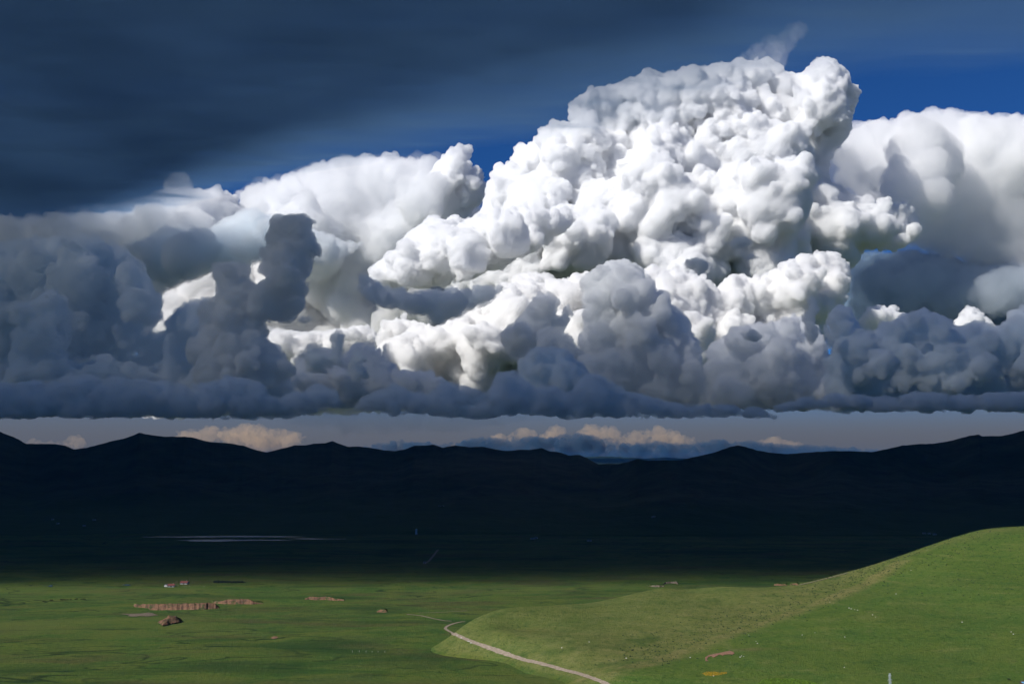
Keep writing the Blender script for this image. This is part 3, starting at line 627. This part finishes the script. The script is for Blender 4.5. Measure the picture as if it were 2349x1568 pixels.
def patch(name, outline, mat, step=2.0, lift=.3, mound=0.0, rough=.6, flat=False, seed=1):
    """an irregular sheet or low mound lying on the terrain, outline given in photo px"""
    W_ = [on(a, b) for a, b in outline]; P = np.array([(v.x, v.y) for v in W_]); lo = P.min(0) - step; hi = P.max(0) + step
    xs = np.arange(lo[0], hi[0], step); ys = np.arange(lo[1], hi[1], step * 1.5); Y, X = np.meshgrid(ys, xs, indexing='ij')
    d = poly_dist(P, np.c_[X.ravel(), Y.ravel()]).reshape(X.shape) + fbm(X / (7 * step), Y / (7 * step), 3, seed) * rough * step * 3
    ok = d > 0; Z = np.zeros(X.shape)
    for i, j in zip(*np.nonzero(ok)): Z[i, j] = zt(X[i, j], Y[i, j])
    if not ok.any(): return None
    if flat: Z[:] = np.percentile(Z[ok], 70)
    Z = Z + lift + (mound * np.clip(d / max(d.max(), .1), 0, 1) ** .7 * (1 + .5 * fbm(X / (4 * step), Y / (4 * step), 3, seed + 4)) if mound else 0)
    idx = -np.ones(X.shape, int); idx[ok] = np.arange(ok.sum())
    a, b, c, e = idx[:-1, :-1], idx[:-1, 1:], idx[1:, 1:], idx[1:, :-1]; k = (a >= 0) & (b >= 0) & (c >= 0) & (e >= 0)
    if not k.any(): return None
    return mesh_np(name, np.stack([X[ok], Y[ok], Z[ok]], -1), np.stack([a[k], b[k], c[k], e[k]], -1), mat, smooth=True)

def ribbon(name, pix, width, mat, lift=.3, sub=10):
    """a track following photo pixels over the terrain"""
    pts = []
    pix = [Vector((a, b)) for a, b in pix]
    for i in range(len(pix) - 1):
        p0 = pix[max(0, i - 1)]; p1 = pix[i]; p2 = pix[i + 1]; p3 = pix[min(len(pix) - 1, i + 2)]
        for k in range(sub):
            t = k / sub; q = .5 * ((2 * p1) + (p2 - p0) * t + (2 * p0 - 5 * p1 + 4 * p2 - p3) * t * t + (3 * p1 - p0 - 3 * p2 + p3) * t ** 3)
            pts.append(on(q.x, q.y))
    V = []; Fq = []
    for i, p in enumerate(pts):
        a = pts[max(0, i - 2)]; b = pts[min(len(pts) - 1, i + 2)]; t = (b - a); t.z = 0
        t.normalize(); nrm = Vector((-t.y, t.x, 0))
        for k in range(5):
            q = p + nrm * width * ((k / 4 - .5) * (1 + .35 * (random.random() - .5))); V.append((q.x, q.y, zt(q.x, q.y) + lift))
    return mesh_np(name, V, grid_faces(len(pts), 5), mat)

# ------------------------------------------------ tracks, water
tag(ribbon('dirt_road', [(1420, 1583), (1392, 1568), (1340, 1548), (1290, 1535), (1240, 1521), (1200, 1512), (1150, 1495), (1110, 1481), (1080, 1470), (1050, 1457), (1030, 1447), (1022, 1441), (1027, 1435), (1040, 1430), (1056, 1426), (1068, 1425)], 3.6, M['dirt'], .35), kind='structure')
tag(ribbon('dirt_road', [(1036, 1424), (1020, 1423), (1003, 1420), (985, 1416), (968, 1412), (952, 1410), (940, 1409), (933, 1408)], 3.0, M['dirt'], .35), kind='structure')
tag(ribbon('dirt_track', [(973, 1293), (978, 1290), (984, 1286), (990, 1279), (995, 1273), (1001, 1265), (1005, 1260)], 5.0, M['dirt'], .5), kind='structure')
tag(ribbon('dirt_track', [(1836, 1341), (1870, 1333), (1910, 1323), (1950, 1312)], 3.0, M['dirt'], .5, 6), kind='structure')
tag(ribbon('dirt_track', [(960, 1405), (1000, 1404), (1040, 1402), (1075, 1400)], 1.6, M['dirt'], .3, 6), kind='structure')
for k, P in enumerate([[(300, 1232), (420, 1230), (560, 1228.4), (670, 1229.6), (720, 1230.5), (640, 1231.6), (500, 1232.4), (400, 1233)],
                       [(405, 1238), (470, 1236), (560, 1236.4), (640, 1236.8), (690, 1237), (660, 1238.6), (600, 1240), (500, 1242.6), (440, 1242)],
                       [(640, 1235), (700, 1234.4), (760, 1235.4), (800, 1236), (780, 1237.2), (700, 1236.4)]]):
    o = patch('lake_water', P, M['water'], 5, .5, rough=.9, flat=True, seed=k)
    if o: tag(o, kind='structure')
g = N('pond_water'); M['pond'] = g.pbr((.015, .07, .075), .1, .5)
for P in ([(104, 1344), (116, 1341), (126, 1342), (122, 1345), (110, 1346)], [(280, 1341), (292, 1340), (303, 1341), (300, 1343), (288, 1343)]):
    o = patch('pond_water', P, M['pond'], 3, .4, flat=True)
    if o: tag(o, kind='structure')

# ------------------------------------------------ bare earth
def bank(name, prof, mat_i=M['earth'], seed=1, back=45):
    """a cut bank: steep bare face towards the viewer, grassy back falling away"""
    V = []; cols = []
    xs = np.linspace(prof[0][0], prof[-1][0], 150); yb = np.interp(xs, [p[0] for p in prof], [p[2] for p in prof]); yt = np.interp(xs, [p[0] for p in prof], [p[1] for p in prof])
    yb = yb + fbm(xs / 9, xs * 0, 3, seed) * .9; yt = np.minimum(yb - .3, yt + fbm(xs / 7, xs * 0 + 9, 4, seed) * 1.5 + .3)
    for i, x in enumerate(xs):
        p = on(x, yb[i]); f = Vector((p.x, p.y, 0)).normalized(); m = mpp(p); h = max(.2, (yb[i] - yt[i]) * m * .78)
        lean = h * 1.3
        for t in (-.15, 0, .2, .4, .6, .8, 1.0):
            jit = (fbm(np.array([p.x / 4 + t * 3]), np.array([p.y / 4 + t * 9]), 3, seed + 2)[0]) * h * .08
            V.append((p.x + f.x * (lean * t + jit), p.y + f.y * (lean * t + jit), p.z + h * max(t, -.05) + (-1.2 if t < 0 else 0)))
        for u, s_ in ((6, .98), (16, .8), (30, .35), (back, -.12)):
            V.append((p.x + f.x * (lean + u), p.y + f.y * (lean + u), p.z + h * s_ - .3))
    fc = grid_faces(150, 11); o = mesh_np(name, V, fc[:, ::-1], mat_i); o.data.materials.append(M['plain'])
    mi = np.zeros((149, 10), np.int32); mi[:, 6:] = 1; o.data.polygons.foreach_set('material_index', mi.ravel()); return o
def sc_(L): return [(a * Q, b * Q, c * Q) for a, b, c in L]
tag(bank('earth_bank', sc_([(313, 1417.5, 1419), (316, 1414.4, 1422), (348, 1414, 1424), (350, 1414, 1428), (378, 1413.5, 1429), (425, 1412.7, 1428.2), (465, 1411.5, 1427.6), (490, 1410.5, 1427), (505, 1415, 1426), (512, 1423, 1425)]), seed=2), 'long reddish earth bank cut into the left meadow', 'earth bank')
tag(bank('earth_bank', sc_([(496, 1411, 1412), (503, 1408, 1413.5), (519, 1406, 1414.2), (543, 1402.7, 1415.2), (581, 1402.7, 1415.5), (598, 1409.5, 1415), (618, 1413, 1414)]), seed=3, back=25), 'reddish earth bank stepping back behind the right end of the longest bank', 'earth bank')
tag(bank('earth_bank', sc_([(714, 1402, 1404), (724, 1396.5, 1404), (745, 1398, 1405), (762, 1396, 1404.5), (782, 1400, 1406.5), (806, 1404, 1407)]), seed=5, back=20), 'short half-grassed earth bank right of the long one', 'earth bank')
tag(bank('earth_bank', sc_([(883, 1431, 1433), (892, 1426, 1434), (903, 1428, 1434), (909, 1433, 1434)]), seed=6, back=12), 'tiny brown earth bank beyond the far end of the road', 'earth bank')
tag(bank('earth_bank', sc_([(1814, 1368, 1371), (1822, 1366, 1371.5), (1840, 1367.5, 1371.5), (1845, 1370, 1371)]), seed=8, back=16), 'low reddish bank peeping over the hill crest, left of two', 'earth bank')
tag(bank('earth_bank', sc_([(1851, 1368, 1370), (1858, 1364.5, 1370), (1868, 1366, 1370), (1872, 1369, 1370)]), seed=9, back=16), 'low reddish bank peeping over the hill crest, right of two', 'earth bank')
tag(bank('gravel_bank', sc_([(1521, 1372.5, 1373.5), (1530, 1370, 1374), (1545, 1369.6, 1374.5), (1556, 1371, 1374)]), M['gravel'], seed=11, back=14), 'pale gravel bank just above the left hump of the hill', 'gravel bank')
tag(bank('gravel_bank', sc_([(1553, 1367, 1369), (1560, 1363, 1367), (1575, 1361, 1366.5), (1585, 1360.5, 1367.5), (1589, 1366, 1368)]), M['gravel'], seed=12, back=14), 'pale gravel bank farther off and right of the first one', 'gravel bank')
def o_(L): return [(a * Q, b * Q) for a, b in L]
tag(patch('earth_mound', o_([(365, 1461), (381, 1468), (400, 1463), (424, 1459.5), (428, 1456), (415, 1453), (395, 1454), (380, 1457)]), M['earth'], 1.1, .2, mound=8.5, seed=3), 'heap of bare earth below the long reddish bank', 'earth mound')
tag(patch('bare_ground', o_([(279, 1437), (300, 1438), (330, 1437), (347, 1434), (362, 1436), (372, 1441), (350, 1444), (305, 1444.5), (296, 1441)]), M['gravel'], 1.5, .3, mound=1.0, seed=4), 'flat scraped strip of pale gravel left of the earth heap', 'bare ground')
tag(patch('bare_ground', o_([(632, 1495), (640, 1491), (650, 1491), (652, 1494), (642, 1497)]), M['scar'], .8, .3, mound=.6, seed=6), 'tiny pink bare patch in the middle of the meadow', 'bare ground')
tag(patch('earth_scar', o_([(1653, 1549), (1652, 1540), (1660, 1535), (1672, 1532), (1684, 1530), (1697, 1527), (1711, 1524), (1720, 1527), (1722, 1531), (1718, 1534), (1708, 1533), (1699, 1533.5), (1694, 1537), (1687, 1533.5), (1677, 1539), (1670, 1542), (1668, 1537), (1660, 1539.5), (1657, 1545), (1662, 1549)]), M['scar'], .55, .35, mound=.5, rough=.35, seed=7), 'pink crescent of bare earth dug into the foot of the green hill', 'earth scar')

# ------------------------------------------------ plants
def blobs(name, pts, mat, r0, r1, squash=.7, seed=1):
    r_ = np.random.default_rng(seed); iv, if_ = ICO[0]; V = []; Fc = []
    for i, (x, y, z) in enumerate(pts):
        r = r_.uniform(r0, r1); v = iv * (r * r_.uniform(.6, 1.3, (len(iv), 1))) * np.array([1, 1, squash]) + np.array([x, y, z + r * squash * .45]); V.append(v); Fc.append(if_ + i * len(iv))
    return mesh_np(name, np.concatenate(V), np.concatenate(Fc), mat, smooth=False)
r_ = np.random.default_rng(11); pts = []
while len(pts) < 3600:
    if r_.random() < .78:
        x = r_.uniform(330, 900); y = r_.uniform(1020, 1540); z = zt(x, y)
        k = np.clip((z - 28) / 40, 0, 1) * (x > 420) * np.clip((x - 380) / 260, 0, 1)
        if fbm(np.array([x / 60]), np.array([y / 60]), 3, 8)[0] + .5 * r_.random() < .22: k *= .12
    else:
        t = r_.random(); j = min(int(t * 5), 4); a = are[j]; b = are[j + 1]; u = r_.random(); x = a.x + (b.x - a.x) * u + r_.normal() * 26 - 14; y = a.y + (b.y - a.y) * u + r_.normal() * 30 + 18; z = zt(x, y); k = .9 * (1 - t * .75)
    if r_.random() < k: pts.append((x, y, z))
tag(blobs('hill_shrubs', pts, M['shrub'], .35, 1.0, .6, 3), 'scattered low dark shrubs over the upper right hill', 'shrubs', kind='stuff')
def scatter(outline, n, seed):
    r2 = np.random.default_rng(seed); P = np.array(outline); out = []
    while len(out) < n:
        p = r2.uniform(P.min(0), P.max(0))
        if poly_dist(P, p[None])[0] > 0: q = on(*p); out.append((q.x, q.y, q.z))
    return out
tag(blobs('yellow_flowers', scatter(o_([(1646, 1577), (1655, 1573), (1672, 1573), (1688, 1575), (1703, 1574), (1704, 1577), (1690, 1580), (1672, 1583), (1655, 1582)]), 500, 4), M['yellow'], .2, .55, .6, 5), 'patch of yellow flowers below the pink earth scar', 'flowers', kind='stuff')
tag(blobs('bright_bushes', scatter(o_([(1772, 1606), (1790, 1592), (1815, 1589), (1840, 1590), (1870, 1590), (1895, 1595), (1925, 1604), (1920, 1612), (1780, 1612)]), 1500, 5), M['brightleaf'], .3, .95, .8, 6), 'bright yellow-green bushes along the bottom edge', 'bushes', kind='stuff')
tag(blobs('dark_thicket', scatter([(486, 1335), (500, 1333), (530, 1334), (566, 1335), (540, 1336), (500, 1336)], 230, 6), M['darkleaf'], .8, 2.0, .9, 7), 'dark strip of bushes at the shadow edge right of the houses', 'bushes', kind='stuff')

# ------------------------------------------------ houses
def house(name, px, py, w, d, h, rh, rot, roofmat, label, chim=False, windows=3, cat='house', group=None):
    p = on(px, py); e = empty(name, (p.x, p.y, p.z - .2), rot); tag(e, label, cat, group)
    w *= .88; a = MB(); a.box((0, 0, h / 2), (w, d, h))
    for s in (-1, 1): a.poly([(s * w / 2, -d / 2, h), (s * w / 2, d / 2, h), (s * w / 2, 0, h + rh)])
    a.build('wall', M['wall'], e)
    b = MB(); o = .5; t = .22
    for s in (-1, 1):
        k = o * rh / (d / 2)
        A = [(-w / 2 - o, s * (d / 2 + o), h - k + .02), (w / 2 + o, s * (d / 2 + o), h - k + .02), (w / 2 + o, 0, h + rh + .02), (-w / 2 - o, 0, h + rh + .02)]
        b.poly(A); b.poly([(x, y, z + t) for x, y, z in A])
        for i in range(4):
            u, v = A[i], A[(i + 1) % 4]; b.poly([u, v, (v[0], v[1], v[2] + t), (u[0], u[1], u[2] + t)])
    r = b.build('roof', roofmat, e)
    if chim:
        c = MB(); c.box((w * .25, d * .12, h + rh + .3), (.6, .6, 1.4)); c.build('chimney', M['wall'], r)
    c = MB(); c.box((0, -d / 2 - .03, 1.05), (1.0, .1, 2.1)); c.build('door', M['dark'], e)
    for i in range(windows):
        x = (i + .5) / windows * w - w / 2
        if abs(x) < .9: x += 1.6
        c = MB(); c.box((x, -d / 2 - .03, h * .58), (1.1, .1, 1.1)); c.build('window', M['dark'], e)
    return e
house('house', 393, 1345, 11, 7, 2.7, 2.0, .10, M['roof'], 'white-walled house with a red roof at the edge of the shadow, nearer of the pair', True, 4)
house('barn', 382, 1344.4, 6, 5, 2.4, 1.5, 1.25, M['greyroof'], 'small white barn end-on at the left of the nearer red-roofed house', False, 1, 'barn')
house('house', 423.5, 1338.6, 14, 7, 2.5, 2.4, -.22, M['roof'], 'dim long red-roofed house standing behind and right of the nearer one', True, 4)
for px, py, w_, lab in [(1500, 1185, 8, 'far white hut alone at the foot of the right mountain'), (1497, 1186.5, 5, 'far small hut just left of the lone white hut below the right mountain'), (1016, 1160.5, 7, 'far white hut high on the middle mountain slope'), (1008, 1161, 6, 'far grey hut beside the white one on the middle mountain slope'),
        (193, 1206, 9, 'far bright white hut on the plain above the lake, at the left'), (121, 1191.5, 7, 'far dim hut left of the bright white one, upper of two'), (133, 1201, 8, 'far blue-grey hut left of the bright white one, lower of two'), (216, 1192.5, 11, 'far long dim shed above the bright white hut'),
        (1230, 1234.5, 7, 'far hut on the dark plain, left of the mid-plain pair'), (1221, 1236, 11, 'far long low shed on the dark plain beside a hut'), (1352, 1240.5, 12, 'far low shed on the dark plain, right of the mid-plain pair'), (2120, 1223.5, 9, 'far hut above the hill crest, left of three'), (2132, 1224, 7, 'far hut above the hill crest, middle of three'), (2144, 1226, 9, 'far hut above the hill crest, right of three'), (974, 1291.5, 5, 'pale hut at the near end of the far dirt track')]:
    house('hut', px, py, w_, 5, 2.4, 1.4, random.uniform(-.5, .5), M['greyroof'], lab, False, 2, 'hut', 'far huts on the shaded plain')

def pole(px, py, h, lab):
    p = on(px, py); e = empty('utility_pole', (p.x, p.y, p.z - .3), .2); tag(e, lab, 'utility pole', 'utility poles by the houses')
    a = MB(); a.bar((0, 0, 0), (0, 0, h), .19, 8, .13); a.build('pole', M['wood'], e)
    a = MB(); a.box((0, 0, h - .7), (2.2, .16, .18)); c = a.build('crossarm', M['wood'], e)
    for x in (-.95, 0, .95):
        a = MB(); a.bar((x, 0, h - .6), (x, 0, h - .25), .08); a.build('insulator', M['wall'], c)
pole(402.6, 1343.5, 7.2, 'shorter grey utility pole just right of the nearer house')
pole(406, 1343.3, 8.0, 'taller pale utility pole just right of the nearer house')
pole(435, 1333.5, 8.5, 'grey utility pole beside the farther red-roofed house')

def lattice(px, py_top, dist, h, w0, w1, arms, lab, name='pylon', bar=.07):
    q = at(px, py_top, dist); p = Vector((q.x, q.y, zt(q.x, q.y)))
    h = h or q.z - p.z
    e = empty(name, p, .35); tag(e, lab, 'pylon')
    a = MB(); n = max(6, int(h / 1.6)); cs = [(-1, -1), (1, -1), (1, 1), (-1, 1)]
    def c(i, t): k = (w0 + (w1 - w0) * t) / 2; return (cs[i % 4][0] * k, cs[i % 4][1] * k, h * t)
    for i in range(4):
        l_ = MB(); l_.bar(c(i, 0), c(i, 1), bar * 1.5, 5); l_.build('leg', M['steel'], e)
    for j in range(n):
        t0, t1 = j / n, (j + 1) / n
        for i in range(4):
            a.bar(c(i, t0), c(i + 1, t1), bar, 4); a.bar(c(i + 1, t0), c(i, t1), bar, 4); a.bar(c(i, t1), c(i + 1, t1), bar, 4)
    a.build('bracing', M['steel'], e)
    for t, L in arms:
        z = h * t
        for s in (-1, 1):
            b = MB(); b.bar((s * w1 * .4, 0, z + .5), (s * L, 0, z), bar, 5); b.bar((s * w1 * .5, .3, z - .2), (s * L, 0, z), bar, 5); b.bar((s * w1 * .5, -.3, z - .2), (s * L, 0, z), bar, 5)
            arm = b.build('crossarm', M['steel'], e)
            b = MB(); b.bar((s * L, 0, z), (s * L, 0, z - 1.0), .1, 6); b.build('insulator', M['wall'], arm)
    return e
lattice(2041, 1543.5, 925, None, 1.7, 1.0, [(.90, 1.5), (.68, 2.2)], 'slim pale steel lattice pylon at the bottom edge near the right', bar=.05)
q0 = on(955, 1225)
lattice(955, 1212, q0.y, None, 5.0, 1.2, [(.78, 4.0), (.92, 3.2)], 'dim steel lattice pylon far off on the dark plain', bar=.22)

# ------------------------------------------------ animals: yaks as skinned bodies
def yak_mesh(name, mat, head_down, seed):
    V = [(0, 0, 1.15), (.45, 0, 1.22), (.85, 0, 1.38), (1.15, 0, 1.12 if not head_down else .95), (1.42, 0, 1.05 if not head_down else .5), (1.66, 0, .92 if not head_down else .28),
         (-.45, 0, 1.16), (-.85, 0, 1.12), (-1.02, 0, .85), (-1.06, 0, .45),
         (.72, .24, .9), (.74, .25, .5), (.72, .25, .06), (.72, -.24, .9), (.80, -.25, .5), (.78, -.25, .06),
         (-.70, .24, .95), (-.86, .25, .52), (-.78, .25, .06), (-.70, -.24, .95), (-.80, -.25, .52), (-.72, -.25, .06),
         (1.40, .16, 1.24 if not head_down else .72), (1.46, .36, 1.42 if not head_down else .82), (1.40, -.16, 1.24 if not head_down else .72), (1.46, -.36, 1.42 if not head_down else .82)]
    R = [.46, .47, .42, .27, .21, .13, .45, .36, .12, .14, .17, .11, .10, .17, .11, .10, .19, .12, .10, .19, .12, .10, .05, .03, .05, .03]
    E = [(0, 1), (1, 2), (2, 3), (3, 4), (4, 5), (0, 6), (6, 7), (7, 8), (8, 9), (1, 10), (10, 11), (11, 12), (1, 13), (13, 14), (14, 15), (6, 16), (16, 17), (17, 18), (6, 19), (19, 20), (20, 21), (4, 22), (22, 23), (4, 24), (24, 25)]
    me = bpy.data.meshes.new(name); me.from_pydata(V, E, []); o = bpy.data.objects.new(name, me); C.objects.link(o)
    m = o.modifiers.new('s', 'SKIN')
    for i, v in enumerate(me.skin_vertices[0].data): v.radius = (R[i], R[i]); v.use_root = (i == 0)
    m2 = o.modifiers.new('u', 'SUBSURF'); m2.levels = 1; m2.render_levels = 1
    bake(o); o.data.materials.clear(); o.data.materials.append(mat); o.data.polygons.foreach_set('use_smooth', np.ones(len(o.data.polygons), bool)); o.name = 'yak'
    return o
yk = [yak_mesh('yak', M['yak'], True, 1), yak_mesh('yak', M['yak'], False, 2)]
spots = [(101, 1409.6, 1), (119, 1407.4, 0), (123, 1406.8, 1), (143.5, 1406, 0), (146, 1406, 1), (149, 1405.9, 0), (153, 1406.3, 1), (158, 1405.9, 0), (166, 1405.3, 0), (177, 1404.8, 1), (179.4, 1404.3, 0), (190, 1404.6, 1), (194.5, 1404.4, 0), (199, 1404.5, 1)]
used = [0, 0]
for i, (x, y, k) in enumerate(spots):
    p = on(x * Q, y * Q); o = yk[k] if not used[k] else yk[k].copy()
    if used[k]: C.objects.link(o)
    used[k] = 1; o.location = p; o.rotation_euler = (0, 0, random.choice((0, PI)) + random.uniform(-.5, .5)); s = random.uniform(.95, 1.2); o.scale = (s, s, s)
    tag(o, 'black yak grazing in the line of yaks on the left meadow' if k == 0 else 'black yak standing head up in the line of yaks on the left meadow', 'yak', 'yaks strung out in a line on the left meadow')
p = on(2365.5 * Q, 1593.6 * Q); o = yk[1].copy(); C.objects.link(o); o.location = p; o.rotation_euler = (0, 0, 2.6)
tag(o, 'lone black yak near the bottom right corner by the blue-roofed shed', 'yak')

# ------------------------------------------------ stones, posts, shed
def stone(seed, mat, w_=1, d_=1, h_=1):
    r2 = np.random.default_rng(seed); iv, if_ = ICO[1]
    return mesh_np('stone', iv * r2.uniform(.82, 1.15, (len(iv), 1)) * np.array([w_, d_, h_]), if_, mat, smooth=False)
for k, (x, y, w_, lab) in enumerate([(1072, 1489, 1.1, 'white stone slab at the roadside, farthest of four'), (1082, 1494.2, 1.5, 'white stone slab at the roadside, second farthest of four'), (1099.5, 1502, 1.9, 'largest white stone slab at the roadside'), (1104.5, 1506, 1.3, 'white stone slab at the roadside, nearest of four')]):
    o = stone(k, M['stone'], w_, .9, .45); p = on(x * Q, y * Q); o.location = (p.x, p.y, p.z + .2); o.rotation_euler = (0, 0, random.uniform(-.4, .4)); tag(o, lab, 'stone', 'white stones beside the road')
st = stone(9, M['stone'], .5, .45, .38)
sp = [(1880, 1487), (1910, 1482), (1995, 1426), (2003, 1427.5), (1990, 1424), (2010, 1429), (1945, 1410), (1748, 1484), (1755, 1487), (1775, 1507), (1772, 1502), (1738, 1536), (1743, 1537.5), (1735, 1539), (2045, 1440), (2052, 1445), (1979, 1563), (1672.5, 1583), (1381, 1503.5), (1317, 1517), (1468, 1541.5), (2255, 1457), (2370, 1480), (2375, 1485), (1618, 1540), (2100, 1391), (2135, 1336), (1980, 1492)]
for i, (x, y) in enumerate(sp):
    o = st if i == 0 else st.copy()
    if i: C.objects.link(o)
    p = on(x * Q, y * Q); o.location = (p.x, p.y, p.z + .12); o.rotation_euler = (0, 0, random.uniform(0, 6)); k = random.uniform(.7, 1.5); o.scale = (k, k, k)
    tag(o, 'small white stone lying loose on the grass of the hill', 'stone', 'small white stones on the hill')
pb = MB(); pb.bar((0, 0, -.2), (0, 0, 1.7), .11, 6, .09); pt = pb.build('fence_post', M['stone'])
for i, (x, y) in enumerate([(826, 1527), (842, 1526.6), (858, 1527), (872, 1527.4), (886, 1527), (902, 1527.6), (417.7, 1372.6), (432.5, 1375), (436.6, 1374.4), (443.5, 1373.4), (478, 1374)]):
    o = pt if i == 0 else pt.copy()
    if i: C.objects.link(o)
    o.location = on(x * Q, y * Q)
    tag(o, 'thin white fence post in the open meadow left of the road' if i < 6 else 'short white fence post on the grass beside the two red-roofed houses', 'fence post', 'posts in the meadow left of the road' if i < 6 else 'posts beside the houses')
p = at(2349, 1563.2, 930); z0 = zt(p.x, p.y); e = empty('shed', (p.x + 1.9, p.y, z0), -.15); tag(e, 'shed with a sky-blue sheet roof cut off by the bottom right corner', 'shed')
hh = max(2.2, p.z - z0)
a = MB(); a.box((0, 0, (hh - .5) / 2), (6.0, 4.4, hh - .5)); a.build('wall', M['brownwall'], e)
a = MB(); a.box((0, 0, hh - .34), (6.8, 5.2, .3), taper=.93); a.build('roof', M['bluemetal'], e)
a = MB(); a.box((-1, -2.24, 1.0), (1.0, .1, 2.0)); a.build('door', M['dark'], e)
p = at(2345, 1557.5, 942); z0 = zt(p.x, p.y); a = MB()
for k in range(9): a.box((-3.6 + k * 1.1, 0, (p.z - z0) * .5 * (.8 + .05 * k)), (1.095, .5, (p.z - z0) * (.8 + .05 * k)))
o = a.build('clay_wall', M['brownwall']); o.location = (p.x + 2.2, p.y, z0); tag(o, 'dark brown clay wall standing behind the blue-roofed shed', 'wall')

hz = MB(); hz.box((0, 23000, 215), (100000, 54000, 470)); g = N('haze_air'); v = g.n('ShaderNodeVolumePrincipled')
v.inputs['Color'].default_value = (.08, .40, 1, 1); v.inputs['Density'].default_value = HAZE; v.inputs['Anisotropy'].default_value = .1
g.l(v.outputs[0], g.out.inputs['Volume']); hz_o = hz.build('haze', g.m); tag(hz_o, 'thin blue haze lying over the valley', kind='stuff'); hz_o.display_type = 'WIRE'
print('script', round(time.time() - T0, 1), 's; cloud faces', NFACE)
